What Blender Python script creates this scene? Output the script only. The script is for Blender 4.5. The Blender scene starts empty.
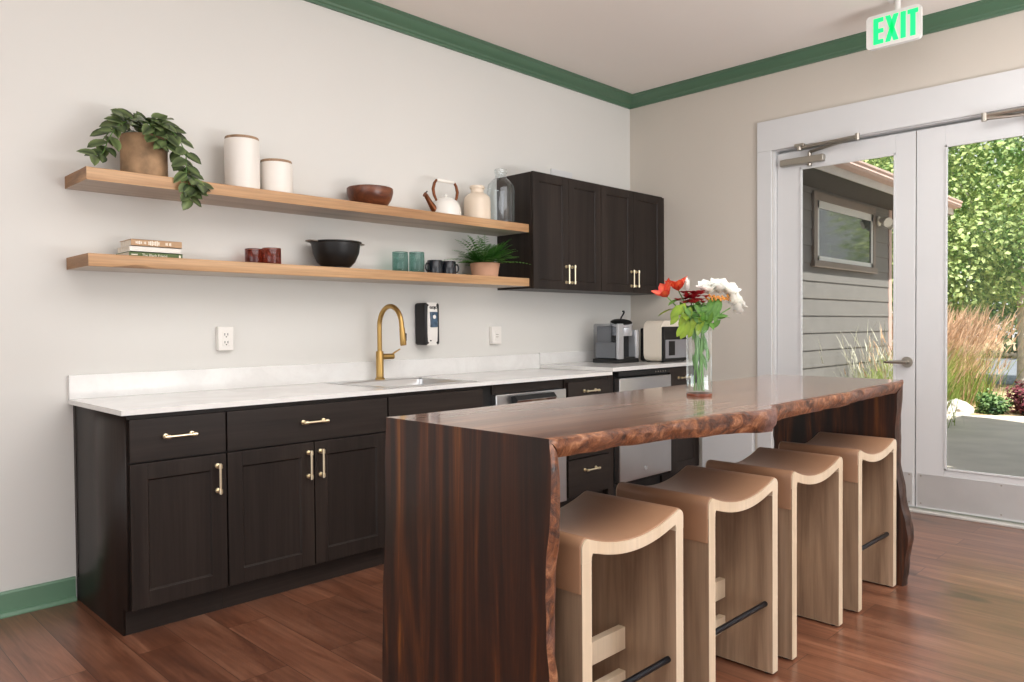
import bpy, bmesh, math, random
from mathutils import Vector, Matrix, noise as mnoise
random.seed(7)
PI = math.pi
SC = bpy.context.scene
COL = SC.collection

# ------------------------------------------------------------------ mesh helper
class MB:
    def __init__(s):
        s.bm = bmesh.new(); s.mi = 0; s.fl = s.bm.faces.layers.int.new('flat')
    def _tag(s, faces):
        for f in faces: f.material_index = s.mi
        return faces
    def face(s, vs):
        try:
            f = s.bm.faces.new(vs); f.material_index = s.mi; return f
        except ValueError:
            return None
    def box(s, x0, x1, y0, y1, z0, z1, bev=0.0, seg=2):
        r = bmesh.ops.create_cube(s.bm, size=1.0)
        vs = r['verts']
        for v in vs:
            v.co = Vector((x0 + (v.co.x + .5) * (x1 - x0), y0 + (v.co.y + .5) * (y1 - y0), z0 + (v.co.z + .5) * (z1 - z0)))
        fs = list({f for v in vs for f in v.link_faces}); s._tag(fs)
        for f in fs: f[s.fl] = 1
        if bev > 0:
            es = list({e for v in vs for e in v.link_edges})
            b = min(bev, .49 * min(abs(x1 - x0), abs(y1 - y0), abs(z1 - z0)))
            rr = bmesh.ops.bevel(s.bm, geom=es, offset=b, segments=seg, profile=.5, affect='EDGES')
            s._tag(rr['faces'])
            for f in rr['faces']: f[s.fl] = 0
        return s
    def tube(s, pts, r, seg=10, caps=True, closed=False):
        pts = [Vector(p) for p in pts]; n = len(pts)
        rs = r if isinstance(r, (list, tuple)) else [r] * n
        rings = []; prev = None
        for i, p in enumerate(pts):
            if closed: t = pts[(i + 1) % n] - pts[i - 1]
            elif i == 0: t = pts[1] - p
            elif i == n - 1: t = p - pts[i - 1]
            else: t = pts[i + 1] - pts[i - 1]
            t.normalize()
            if prev is None:
                a = Vector((0, 0, 1)) if abs(t.z) < .9 else Vector((1, 0, 0))
                u = t.cross(a).normalized()
            else:
                u = (prev - t * prev.dot(t))
                u = u.normalized() if u.length > 1e-6 else t.orthogonal().normalized()
            prev = u; w = t.cross(u)
            rings.append([s.bm.verts.new(p + (u * math.cos(2 * PI * k / seg) + w * math.sin(2 * PI * k / seg)) * rs[i]) for k in range(seg)])
        m = n if closed else n - 1
        for i in range(m):
            a = rings[i]; b = rings[(i + 1) % n]
            for k in range(seg): s.face((a[k], a[(k + 1) % seg], b[(k + 1) % seg], b[k]))
        if caps and not closed:
            s.face(rings[0][::-1]); s.face(rings[-1])
        return s
    def lathe(s, prof, c=(0, 0, 0), seg=32, sx=1, sy=1):
        rings = []
        for r, z in prof:
            if r < 1e-6: rings.append([s.bm.verts.new((c[0], c[1], c[2] + z))])
            else: rings.append([s.bm.verts.new((c[0] + sx * r * math.cos(2 * PI * k / seg), c[1] + sy * r * math.sin(2 * PI * k / seg), c[2] + z)) for k in range(seg)])
        for a, b in zip(rings, rings[1:]):
            for k in range(seg):
                k2 = (k + 1) % seg
                if len(a) == 1 and len(b) == 1: continue
                if len(a) == 1: s.face((a[0], b[k2], b[k]))
                elif len(b) == 1: s.face((a[k], a[k2], b[0]))
                else: s.face((a[k], a[k2], b[k2], b[k]))
        return s
    def prism(s, poly, axis, a0, a1):
        def P(p, a):
            if axis == 'x': return (a, p[0], p[1])
            if axis == 'y': return (p[0], a, p[1])
            return (p[0], p[1], a)
        A = [s.bm.verts.new(P(p, a0)) for p in poly]; B = [s.bm.verts.new(P(p, a1)) for p in poly]
        n = len(poly)
        for i in range(n): s.face((A[i], A[(i + 1) % n], B[(i + 1) % n], B[i]))
        s.face(A[::-1]); s.face(B)
        return s
    def loft(s, sections, closed_sec=False, caps=False):
        R = [[s.bm.verts.new(p) for p in sec] for sec in sections]
        for a, b in zip(R, R[1:]):
            m = len(a) if closed_sec else len(a) - 1
            for k in range(m): s.face((a[k], a[(k + 1) % len(a)], b[(k + 1) % len(a)], b[k]))
        if caps:
            s.face(R[0][::-1]); s.face(R[-1])
        return s
    def xf(s, M):
        bmesh.ops.transform(s.bm, matrix=M, verts=s.bm.verts); return s
    def build(s, name, mats, parent=None, loc=(0, 0, 0), smooth=True, ang=35, weld=True):
        bm = s.bm
        if weld: bmesh.ops.remove_doubles(bm, verts=bm.verts, dist=1e-5)
        bmesh.ops.recalc_face_normals(bm, faces=bm.faces)
        if smooth:
            ca = math.radians(ang)
            lay = bm.faces.layers.int.get('flat')
            for f in bm.faces: f.smooth = not (lay and f[lay])
            for e in bm.edges:
                if len(e.link_faces) == 2:
                    if e.calc_face_angle(0) > ca or e.link_faces[0].material_index != e.link_faces[1].material_index: e.smooth = False
        me = bpy.data.meshes.new(name); bm.to_mesh(me); bm.free()
        for m in (mats if isinstance(mats, (list, tuple)) else [mats]): me.materials.append(m)
        o = bpy.data.objects.new(name, me); COL.objects.link(o); o.location = loc
        if parent: o.parent = parent
        return o

def tag(o, label=None, cat=None, group=None, kind=None):
    if label: o['label'] = label
    if cat: o['category'] = cat
    if group: o['group'] = group
    if kind: o['kind'] = kind
    return o
def thing(name, label, cat, loc=(0, 0, 0), rz=0, group=None):
    o = bpy.data.objects.new(name, None); COL.objects.link(o); o.location = loc; o.rotation_euler = (0, 0, rz)
    o.empty_display_size = .05
    return tag(o, label, cat, group)
def copy_tree(o, parent=None):
    c = o.copy(); COL.objects.link(c); c.parent = parent
    for ch in list(o.children): copy_tree(ch, c)
    return c
def struct(o): o['kind'] = 'structure'; return o

# ------------------------------------------------------------------ materials
def srgb(r, g, b):
    f = lambda c: (c / 255 / 12.92) if c / 255 <= .04045 else ((c / 255 + .055) / 1.055) ** 2.4
    return (f(r), f(g), f(b), 1)
class NT:
    def __init__(s, name):
        s.m = bpy.data.materials.new(name); s.m.use_nodes = True; s.n = s.m.node_tree.nodes; s.l = s.m.node_tree.links
        s.b = s.n['Principled BSDF']; s.out = s.n['Material Output']
    def new(s, t, **kw):
        nd = s.n.new(t)
        for k, v in kw.items(): setattr(nd, k, v)
        return nd
    def link(s, a, b): s.l.new(a, b)
    def coords(s, scale=(1, 1, 1), rot=(0, 0, 0), loc=(0, 0, 0)):
        tc = s.new('ShaderNodeTexCoord'); mp = s.new('ShaderNodeMapping')
        mp.inputs['Scale'].default_value = scale; mp.inputs['Rotation'].default_value = rot; mp.inputs['Location'].default_value = loc
        s.link(tc.outputs['Object'], mp.inputs['Vector']); return mp.outputs[0]
    def noise(s, vec, scale=5, detail=4, rough=.5, dist=0):
        n = s.new('ShaderNodeTexNoise'); n.inputs['Scale'].default_value = scale; n.inputs['Detail'].default_value = detail
        n.inputs['Roughness'].default_value = rough; n.inputs['Distortion'].default_value = dist
        s.link(vec, n.inputs['Vector']); return n.outputs['Fac']
    def ramp(s, fac, stops):
        r = s.new('ShaderNodeValToRGB'); e = r.color_ramp.elements
        e[0].position, e[0].color = stops[0]; e[1].position, e[1].color = stops[-1]
        for p, c in stops[1:-1]:
            x = e.new(p); x.color = c
        s.link(fac, r.inputs[0]); return r.outputs[0]
    def mix(s, a, b, fac=.5, mode='MIX'):
        m = s.new('ShaderNodeMix', data_type='RGBA', blend_type=mode)
        for sock, v in ((m.inputs[6], a), (m.inputs[7], b), (m.inputs[0], fac)):
            if hasattr(v, 'links'): s.link(v, sock)
            else: sock.default_value = v
        return m.outputs[2]
    def bump(s, h, strength=.2, dist=.01):
        b = s.new('ShaderNodeBump'); b.inputs['Strength'].default_value = strength; b.inputs['Distance'].default_value = dist
        s.link(h, b.inputs['Height']); s.link(b.outputs[0], s.b.inputs['Normal'])
    def set(s, **kw):
        for k, v in kw.items(): s.b.inputs[k.replace('_', ' ')].default_value = v
        return s

def plain(name, col, rough=.5, metal=0.0, var=.06, vscale=8, bump=0, **kw):
    t = NT(name); v = t.noise(t.coords(), vscale, 4)
    d = tuple(c * (1 - var) for c in col[:3]) + (1,); l = tuple(min(1, c * (1 + var)) for c in col[:3]) + (1,)
    t.link(t.ramp(v, [(.3, d), (.7, l)]), t.b.inputs['Base Color'])
    t.set(Roughness=rough, Metallic=metal, **kw)
    if bump: t.bump(t.noise(t.coords(), 60, 3), bump, .002)
    return t.m
def wood(name, dark, mid, light, axis='x', scale=9, stretch=.08, rough=.4, fine=.35, pos=(.3, .5, .7), dist=.8, bump=.06, coat=0, off=(0, 0, 0), spec=.5):
    t = NT(name)
    sc = {'x': (stretch, 1, 1), 'y': (1, stretch, 1), 'z': (1, 1, stretch)}[axis]
    v = t.coords(sc, loc=off)
    n1 = t.noise(v, scale, 5, .55, dist)
    c1 = t.ramp(n1, [(pos[0], dark), (pos[1], mid), (pos[2], light)])
    sc2 = {'x': (stretch * .4, 1, 1), 'y': (1, stretch * .4, 1), 'z': (1, 1, stretch * .4)}[axis]
    n2 = t.noise(t.coords(sc2), scale * 14, 3, .6, .1)
    g = t.ramp(n2, [(.35, (1 - fine,) * 3 + (1,)), (.65, (1, 1, 1, 1))])
    t.link(t.mix(c1, g, 1.0, 'MULTIPLY'), t.b.inputs['Base Color'])
    t.set(Roughness=rough, Coat_Weight=coat, Coat_Roughness=.15, Specular_IOR_Level=spec)
    if bump: t.bump(n2, bump, .003)
    return t.m

M = {}
M['wall'] = plain('wall_paint', srgb(217, 215, 210), .75, var=.012, vscale=1.2, bump=.03)
M['wall_r'] = plain('side_wall_paint', srgb(204, 196, 185), .75, var=.012, vscale=1.2, bump=.03)
M['ceil'] = plain('ceiling_paint', srgb(232, 225, 218), .85, var=.01, vscale=1.5)
M['green'] = plain('green_trim_paint', srgb(80, 112, 88), .4, var=.04, vscale=3)
M['green_lit'] = plain('green_trim_lit', srgb(104, 140, 114), .4, var=.03, vscale=3)  # trim green lightened; the baseboard's brighter light is painted in
M['white'] = plain('white_trim_paint', srgb(212, 212, 212), .35, var=.012, vscale=3)
M['dark'] = wood('espresso_wood', srgb(34, 27, 24), srgb(44, 36, 32), srgb(54, 45, 40), 'z', 7, .06, .42, .25, spec=.25)
M['darkh'] = wood('espresso_wood_flat', srgb(34, 27, 24), srgb(44, 36, 32), srgb(54, 45, 40), 'x', 7, .06, .42, .25, spec=.25)
M['gap'] = plain('cabinet_shadow_gap', srgb(18, 15, 14), .7)
M['brass'] = plain('polished_brass', srgb(246, 232, 200), .3, 1.0, var=.03)
M['gold'] = plain('brushed_gold', srgb(182, 148, 90), .32, 1.0, var=.04)
M['steel'] = plain('brushed_steel', srgb(205, 205, 206), .28, 1.0, var=.03, vscale=3)
M['plate_steel'] = plain('scuffed_steel', srgb(206, 205, 203), .5, .55, var=.06, vscale=4)
M['sill'] = plain('aluminium_sill', srgb(205, 202, 196), .5, .3, var=.04)
M['satin'] = plain('satin_nickel', srgb(176, 170, 160), .3, 1.0, var=.03)
M['chrome'] = plain('chrome', srgb(225, 225, 228), .12, 1.0, var=.01)
M['black'] = plain('black_plastic', srgb(14, 14, 15), .5, var=.1)
M['blackm'] = plain('black_matte', srgb(14, 14, 15), .42, var=.1)
M['shelf'] = wood('hickory_shelf', srgb(158, 114, 76), srgb(194, 150, 106), srgb(214, 174, 132), 'x', 10, .06, .45, .22, (.28, .5, .72), 1.2)
M['shelf_end'] = wood('hickory_end', srgb(110, 76, 45), srgb(150, 108, 68), srgb(176, 132, 88), 'y', 14, .2, .5, .25)
M['shelf_under'] = wood('shelf_under_bounce', srgb(176, 164, 152), srgb(196, 184, 172), srgb(206, 196, 186), 'x', 10, .06, .6, .1)  # same light wood, greyed to paint in white light bounced from below
M['maple'] = wood('pale_maple', srgb(204, 182, 154), srgb(214, 194, 167), srgb(222, 204, 180), 'z', 8, .06, .4, .08)
M['walnut_v'] = wood('stool_walnut', srgb(124, 98, 78), srgb(166, 138, 112), srgb(188, 160, 134), 'z', 5, .1, .42, .22, (.28, .5, .72), 2.2)
M['paper'] = plain('page_paper', srgb(226, 218, 204), .8, var=.08, vscale=60)
M['soil'] = plain('potting_soil', srgb(50, 36, 26), .95, var=.3, vscale=40)

def quartz():
    t = NT('white_quartz'); v = t.coords()
    n = t.noise(v, 3, 6, .6, 1.2); n2 = t.noise(v, 70, 2)
    c = t.ramp(n, [(.42, srgb(222, 220, 217)), (.5, srgb(226, 224, 221)), (.62, srgb(229, 228, 225))])
    g = t.ramp(n2, [(.3, (.98, .98, .98, 1)), (.55, (1, 1, 1, 1))])
    t.link(t.mix(c, g, 1, 'MULTIPLY'), t.b.inputs['Base Color']); t.set(Roughness=.16); return t.m
M['quartz'] = quartz()

def floor_mat():
    t = NT('red_brown_laminate')
    v = t.coords(rot=(0, 0, PI / 2))
    br = t.new('ShaderNodeTexBrick'); br.offset = .37; br.inputs['Scale'].default_value = 1
    br.inputs['Brick Width'].default_value = 1.25; br.inputs['Row Height'].default_value = .165
    br.inputs['Mortar Size'].default_value = .0013; br.inputs['Mortar Smooth'].default_value = .1; br.inputs['Bias'].default_value = 0
    br.inputs['Color1'].default_value = (0, 0, 0, 1); br.inputs['Color2'].default_value = (1, 1, 1, 1); br.inputs['Mortar'].default_value = (.5, .5, .5, 1)
    t.link(v, br.inputs['Vector'])
    sep = t.new('ShaderNodeSeparateColor'); t.link(br.outputs['Color'], sep.inputs[0])
    # per-plank offset of the grain
    vm = t.new('ShaderNodeVectorMath', operation='SCALE'); t.link(br.outputs['Color'], vm.inputs[0]); vm.inputs['Scale'].default_value = 7.0
    va = t.new('ShaderNodeVectorMath', operation='ADD'); t.link(t.coords((1, .11, 1)), va.inputs[0]); t.link(vm.outputs[0], va.inputs[1])
    g = t.noise(va.outputs[0], 9, 6, .6, 1.0)
    base = t.ramp(g, [(.25, srgb(84, 50, 36)), (.45, srgb(120, 77, 56)), (.58, srgb(139, 94, 71)), (.75, srgb(160, 115, 90))])
    tone = t.ramp(sep.outputs[0], [(0, (.78, .74, .72, 1)), (1, (1.08, 1.02, .98, 1))])
    c = t.mix(base, tone, 1, 'MULTIPLY')
    vb = t.new('ShaderNodeVectorMath', operation='ADD'); t.link(t.coords((1, .03, 1)), vb.inputs[0]); t.link(vm.outputs[0], vb.inputs[1])
    fine = t.noise(vb.outputs[0], 90, 3, .6)
    c = t.mix(c, t.ramp(fine, [(.35, (.72, .7, .7, 1)), (.6, (1, 1, 1, 1))]), .8, 'MULTIPLY')
    kn = t.noise(t.coords((1, .45, 1)), 5.5, 1, .4, .3)
    c = t.mix(c, t.ramp(kn, [(.24, (.35, .3, .3, 1)), (.31, (1, 1, 1, 1))]), .9, 'MULTIPLY')
    mm = t.mix(c, srgb(58, 34, 26), br.outputs['Fac'])
    t.link(mm, t.b.inputs['Base Color'])
    t.set(Roughness=.33, Coat_Weight=.4, Coat_Roughness=.25); t.bump(fine, .05, .002)
    return t.m
M['floor'] = floor_mat()

def slab_mat(name, axis, dark=True):
    t = NT(name)
    sc = {'x': (.07, 1, 1), 'z': (1, 1, .07)}[axis]
    v = t.coords(sc)
    n = t.noise(v, 8, 6, .62, 2.0)
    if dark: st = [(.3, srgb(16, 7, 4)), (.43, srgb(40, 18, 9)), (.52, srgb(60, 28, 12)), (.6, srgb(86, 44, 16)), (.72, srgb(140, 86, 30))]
    else: st = [(.25, srgb(84, 52, 38)), (.42, srgb(118, 78, 58)), (.55, srgb(140, 98, 76)), (.75, srgb(170, 128, 102))]
    c = t.ramp(n, st)
    f = t.noise(t.coords({'x': (.03, 1, 1), 'z': (1, 1, .03)}[axis]), 110, 3, .6)
    c = t.mix(c, t.ramp(f, [(.32, (.6, .56, .52, 1)), (.6, (1, 1, 1, 1))]), .8, 'MULTIPLY')
    t.link(c, t.b.inputs['Base Color']); t.set(Roughness=.42 if dark else .3, Coat_Weight=.12 if dark else 1.0, Coat_Roughness=.1, Coat_IOR=1.5 if dark else 1.7); t.bump(f, .03, .002)
    return t.m
M['slab_top'] = slab_mat('walnut_slab_top', 'x', False)
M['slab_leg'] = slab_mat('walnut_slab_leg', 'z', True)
def bark():
    t = NT('live_edge_wood'); v = t.coords()
    n = t.noise(v, 17, 9, .72, 1.6)
    c = t.ramp(n, [(.34, srgb(26, 14, 10)), (.44, srgb(80, 44, 26)), (.54, srgb(122, 72, 42)), (.68, srgb(170, 118, 82))])
    n2 = t.noise(v, 5, 3)
    c = t.mix(c, srgb(112, 84, 80), t.ramp(n2, [(.52, (0, 0, 0, 1)), (.66, (.7, .7, .7, 1))]))
    t.link(c, t.b.inputs['Base Color']); t.set(Roughness=.45, Coat_Weight=.12); t.bump(n, .6, .014); return t.m
M['bark'] = bark()
M['bark_dark'] = wood('dark_live_edge', srgb(30, 16, 11), srgb(62, 36, 24), srgb(92, 58, 42), 'z', 20, .5, .4, .3, bump=.3)
def leather():
    t = NT('tan_leather'); v = t.coords()
    n = t.noise(v, 4, 3); c = t.ramp(n, [(.3, srgb(140, 102, 74)), (.7, srgb(160, 120, 90))])
    t.link(c, t.b.inputs['Base Color']); t.set(Roughness=.42, Sheen_Weight=.1)
    vo = t.new('ShaderNodeTexVoronoi'); vo.inputs['Scale'].default_value = 500; t.link(v, vo.inputs['Vector']); t.bump(vo.outputs['Distance'], .12, .001); return t.m
M['leather'] = leather()

def thin_glass(name, tint=(1, 1, 1, 1), rough=0.0, ior=1.45, fac=None, pw_=3.5):
    t = NT(name); t.n.remove(t.b)
    tr = t.new('ShaderNodeBsdfTransparent'); tr.inputs[0].default_value = tint
    gl = t.new('ShaderNodeBsdfGlossy'); gl.inputs['Roughness'].default_value = rough; gl.inputs[0].default_value = (.95, .97, 1, 1)
    lw = t.new('ShaderNodeLayerWeight'); pw = t.new('ShaderNodeMath', operation='POWER'); pw.inputs[1].default_value = pw_; t.link(lw.outputs['Facing'], pw.inputs[0])
    fr = t.new('ShaderNodeMath', operation='MULTIPLY_ADD'); t.link(pw.outputs[0], fr.inputs[0]); fr.inputs[1].default_value = fac or min(.75, (ior - 1) * 1.6); fr.inputs[2].default_value = ((ior - 1) / (ior + 1)) ** 2
    mx = t.new('ShaderNodeMixShader')
    t.link(fr.outputs[0], mx.inputs[0]); t.link(tr.outputs[0], mx.inputs[1]); t.link(gl.outputs[0], mx.inputs[2]); t.link(mx.outputs[0], t.out.inputs[0])
    return t.m
M['pane'] = thin_glass('door_glass', (.97, .98, .97, 1), 0, 1.25)
M['glass'] = thin_glass('clear_glass', (.97, .985, .98, 1), .03, 1.45, .95, 2.6)
M['bottle'] = thin_glass('seeded_glass', (.9, .93, .93, 1), .06, 1.7, .9, 2.6)
M['green_glass'] = thin_glass('green_glass', (.42, .6, .56, 1), .04, 1.45)
M['amber_glass'] = thin_glass('amber_glass', (.46, .18, .13, 1), .04, 1.45)
M['tank'] = thin_glass('smoky_plastic', (.82, .83, .85, 1), .06, 1.3)
M['water'] = thin_glass('vase_water', (.97, .985, .975, 1), .0, 1.08)

def leaf_mat(name, base, lite, rough=.42, trans=.25):
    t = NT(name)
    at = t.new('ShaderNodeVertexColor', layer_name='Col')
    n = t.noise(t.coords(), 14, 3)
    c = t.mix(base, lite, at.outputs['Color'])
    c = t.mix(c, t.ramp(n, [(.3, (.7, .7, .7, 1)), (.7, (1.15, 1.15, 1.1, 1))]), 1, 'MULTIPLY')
    t.link(c, t.b.inputs['Base Color']); t.set(Roughness=rough)
    if trans:
        tl = t.new('ShaderNodeBsdfTranslucent'); t.link(c, tl.inputs[0])
        ms = t.new('ShaderNodeMixShader'); ms.inputs[0].default_value = trans
        t.link(t.b.outputs[0], ms.inputs[1]); t.link(tl.outputs[0], ms.inputs[2]); t.link(ms.outputs[0], t.out.inputs[0])
    return t.m
M['pothos'] = leaf_mat('variegated_leaf', srgb(14, 38, 18), srgb(168, 190, 124), .35, .15)
M['fern'] = leaf_mat('fern_leaf', srgb(62, 130, 52), srgb(146, 208, 104), .45, .35)
M['tree_leaf'] = leaf_mat('tree_leaf', srgb(112, 148, 82), srgb(226, 238, 168), .5, .45)
M['tree_leaf_dark'] = leaf_mat('dark_tree_leaf', srgb(58, 96, 62), srgb(150, 184, 116), .5, .35)
M['yleaf'] = leaf_mat('lime_leaf', srgb(110, 150, 40), srgb(176, 200, 70), .45, .35)
M['gleaf'] = leaf_mat('flower_leaf', srgb(70, 120, 50), srgb(130, 180, 80), .45, .3)
M['grass'] = leaf_mat('grass_blade', srgb(92, 130, 48), srgb(186, 196, 104), .6, .3)
M['plume'] = leaf_mat('grass_plume', srgb(196, 150, 120), srgb(226, 196, 168), .8, .3)
M['palegrass'] = leaf_mat('pale_grass_stalk', srgb(190, 188, 172), srgb(222, 220, 205), .8, .2)
M['barberry'] = leaf_mat('purple_leaf', srgb(84, 34, 48), srgb(150, 76, 90), .6, .2)
M['red'] = leaf_mat('red_petal', srgb(196, 34, 30), srgb(240, 120, 70), .5, .25)
M['crimson'] = leaf_mat('crimson_petal', srgb(150, 16, 30), srgb(206, 60, 70), .5, .2)
M['wpetal'] = leaf_mat('white_petal', srgb(244, 244, 242), srgb(252, 252, 250), .5, .3)
M['stem'] = plain('flower_stem_green', srgb(96, 140, 66), .5, var=.15)
M['orange'] = plain('orange_stamen', srgb(206, 140, 66), .6, var=.2, vscale=50)
M['bark_tree'] = plain('tree_bark', srgb(190, 184, 178), .9, var=.2, vscale=12)

# ------------------------------------------------------------------ room shell
CX, CH = 4.07, 2.985
def sbox(name, m, *boxes, bev=0):
    b = MB()
    for x in boxes: b.box(*x, bev=bev)
    return struct(b.build(name, m, weld=False))
sbox('floor', M['floor'], (-6, 4.22, -8, .15, -.12, 0))
sbox('ceiling', M['ceil'], (-6, 4.22, -8, .15, CH, CH + .15))
sbox('wall_back', M['wall'], (-6, 4.22, 0, .15, 0, CH))
DY0, DY1, DZ = -1.205, -3.05, 2.365
sbox('wall_right', M['wall_r'], (CX, 4.22, DY0, 0, 0, CH), (CX, 4.22, DY1, DY0, DZ, CH), (CX, 4.22, -8, DY1, 0, CH))
def crown(name, along):
    prof = [(0, 2.9), (.013, 2.9), (.015, 2.912), (.022, 2.917), (.026, 2.928), (.04, 2.936), (.056, 2.95), (.066, 2.964), (.07, 2.971), (.082, 2.974), (.09, 2.978), (.09, CH), (0, CH)]
    b = MB()
    if along == 'x': secs = [[(-6, -d, z) for d, z in prof], [(CX - d, -d, z) for d, z in prof]]
    else: secs = [[(CX - d, -d, z) for d, z in prof], [(CX - d, -8, z) for d, z in prof]]
    b.loft(secs, True, True); return struct(b.build(name, M['green'], ang=20))
crown('trim_1', 'x'); crown('trim_2', 'y')
def base(name, along, a0, a1):
    prof = [(0, 0), (.032, 0), (.032, .006), (.026, .016), (.015, .02), (.015, .092), (.011, .1), (0, .1)]
    b = MB()
    if along == 'x': b.loft([[(a, -d, z) for d, z in prof] for a in (a0, a1)], True, True)
    else: b.loft([[(CX - d, a, z) for d, z in prof] for a in (a0, a1)], True, True)
    return struct(b.build(name, M['green_lit'], ang=20))
base('baseboard_back', 'x', -6, .012); base('baseboard_right', 'y', -1.076, -1.1)
# door casing, jamb, threshold
sbox('trim_3', M['white'], (CX - .022, CX, -1.205, -1.102, 0, 2.365), (CX - .022, CX, DY1 - .1, -1.102, 2.365, 2.575), (CX - .022, CX, DY1 - .1, DY1, 0, 2.365), bev=.002)
sbox('trim_4', M['white'], (CX + .002, 4.22, DY0 - .018, DY0, 0, DZ), (CX + .002, 4.22, DY1, DY1 + .018, 0, DZ), (CX - .001, 4.22, DY1, DY0, DZ - .006, DZ), (4.15, 4.22, DY1, DY0, DZ - .03, DZ - .005), bev=.002)
sbox('trim_5', M['sill'], (CX - .015, 4.22, DY1, DY0, 0, .016), bev=.004)

# ------------------------------------------------------------------ doors
def door(name, y0, y1, gy0, gy1, lever):
    xa, xb = 4.10, 4.145
    zt, zb, g0, g1 = 2.342, .028, .276, 2.224
    b = MB()
    b.box(xa, xb, gy0, y0, zb, zt, .002); b.box(xa, xb, y1, gy1, zb, zt, .002)
    b.box(xa, xb, gy1, gy0, zb, g0, .002); b.box(xa, xb, gy1, gy0, g1, zt, .002)
    # glazing bead
    for (a, c, e, f) in ((gy0 - .012, gy0, g0, g1), (gy1, gy1 + .012, g0, g1), (gy1, gy0, g0, g0 + .012), (gy1, gy0, g1 - .012, g1)):
        b.box(xa - .006, xa + .01, a, c, e, f, .002)
    d = struct(b.build(name, M['white'], weld=False))
    MB().box(4.119, 4.125, gy1, gy0, g0, g1).build('glass', M['pane'], d)
    k = MB(); k.box(xa - .004, xa, y1 + .012, y0 - .012, .042, .238, .001)
    kp = k.build('kick_plate', M['plate_steel'], d)
    for yy in (y0 - .03, (y0 + y1) / 2, y1 + .03):
        for zz in (.056, .225): MB().tube([(xa - .004, yy, zz), (xa - .007, yy, zz)], .005, 8).build('screw', M['satin'], kp)
    return d
d1 = door('door_1', -1.226, -2.112, -1.388, -1.998, True)
d2 = door('door_2', -2.118, -3.028, -2.276, -2.87, False)
lv = MB(); lv.tube([(4.10, -2.068, .922), (4.088, -2.068, .922)], .033, 24); lv.tube([(4.088, -2.068, .922), (4.05, -2.068, .922)], .012, 12)
lv.tube([(4.05, -2.078, .922), (4.047, -2.03, .923), (4.047, -1.98, .922), (4.05, -1.945, .92)], [.012, .011, .009, .006], 12)
tag(lv.build('lever_handle', M['satin'], d1), 'satin nickel lever handle')
def closer(par, yb, flip):
    b = MB(); b.box(4.058, 4.10, yb - .30, yb, 2.243, 2.29, .006); b.tube([(4.078, yb - .2, 2.29), (4.078, yb - .2, 2.315)], .012, 10)
    b.tube([(4.078, yb - .2, 2.24), (4.078, yb - .2, 2.225)], .014, 10)
    c = b.build('door_closer', M['satin'], par)
    a = MB()
    a.box(4.02, 4.05, yb - .185, yb - .12, 2.35, 2.372, .003)
    a.tube([(4.035, yb - .15, 2.345), (4.0, yb - .54, 2.348)], .011, 8); a.tube([(4.0, yb - .54, 2.345), (4.078, yb - .2, 2.318)], .011, 8)
    a.tube([(4.0, yb - .54, 2.365), (4.0, yb - .54, 2.325)], .015, 10)
    a.tube([(4.035, yb - .15, 2.37), (4.035, yb - .15, 2.33)], .016, 10)
    a.build('closer_arm', M['satin'], c)
closer(d1, -1.262, 1)
b = MB(); b.box(4.058, 4.10, -3.0, -2.70, 2.25, 2.295, .006); b.tube([(4.078, -2.78, 2.29), (4.078, -2.78, 2.318)], .012, 10)
c = b.build('door_closer', M['satin'], d2)
a = MB(); a.box(4.02, 4.05, -2.93, -2.86, 2.35, 2.372, .003); a.tube([(4.035, -2.9, 2.345), (4.0, -2.5, 2.335)], .011, 8); a.tube([(4.0, -2.5, 2.32), (4.078, -2.78, 2.318)], .011, 8)
a.tube([(4.0, -2.5, 2.35), (4.0, -2.5, 2.305)], .015, 10); a.build('closer_arm', M['satin'], c)

# ------------------------------------------------------------------ base cabinets
YF = -.64
def bar_pull(par, p0, p1, out=(0, -1, 0), L=.03, mat='brass', name='handle'):
    """bar pull between p0 and p1 on the face, posts and round feet"""
    p0 = Vector(p0); p1 = Vector(p1); o = Vector(out); d = (p1 - p0).normalized()
    b = MB(); b.tube([p0 + o * L - d * .012, p1 + o * L + d * .012], .0052, 10)
    for p in (p0, p1):
        b.tube([p, p + o * .006, p + o * .007, p + o * (L - .006), p + o * (L + .001)], [.0105, .0105, .006, .006, .008], 12)
        b.tube([p + o * L - d * .008, p + o * L + d * .008], .0082, 12)
    return b.build(name, M[mat], par)
def shaker(par, x0, x1, z0, z1, yf=YF, fr=.062, name='door'):
    b = MB(); t = .02
    b.box(x0, x0 + fr, yf, yf + t, z0, z1, .0012); b.box(x1 - fr, x1, yf, yf + t, z0, z1, .0012)
    b.box(x0 + fr, x1 - fr, yf, yf + t, z0, z0 + fr, .0012); b.box(x0 + fr, x1 - fr, yf, yf + t, z1 - fr, z1, .0012)
    b.box(x0 + fr - .002, x1 - fr + .002, yf + .009, yf + t - .002, z0 + fr - .002, z1 - fr + .002)
    # small sloped bead round the panel
    for (pa, pb, nx, nz) in (((x0 + fr, z0 + fr), (x1 - fr, z0 + fr), 0, 1), ((x0 + fr, z1 - fr), (x1 - fr, z1 - fr), 0, -1), ((x0 + fr, z0 + fr), (x0 + fr, z1 - fr), 1, 0), ((x1 - fr, z0 + fr), (x1 - fr, z1 - fr), -1, 0)):
        w = .006
        b.loft([[(pa[0], yf + .002, pa[1]), (pa[0] + nx * w, yf + .0095, pa[1] + nz * w)], [(pb[0], yf + .002, pb[1]), (pb[0] + nx * w, yf + .0095, pb[1] + nz * w)]])
    return b.build(name, M['dark'], par, weld=False)
def slab_front(par, x0, x1, z0, z1, yf=YF, name='drawer'):
    return MB().box(x0, x1, yf, yf + .02, z0, z1, .0015).build(name, M['darkh'], par)
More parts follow.
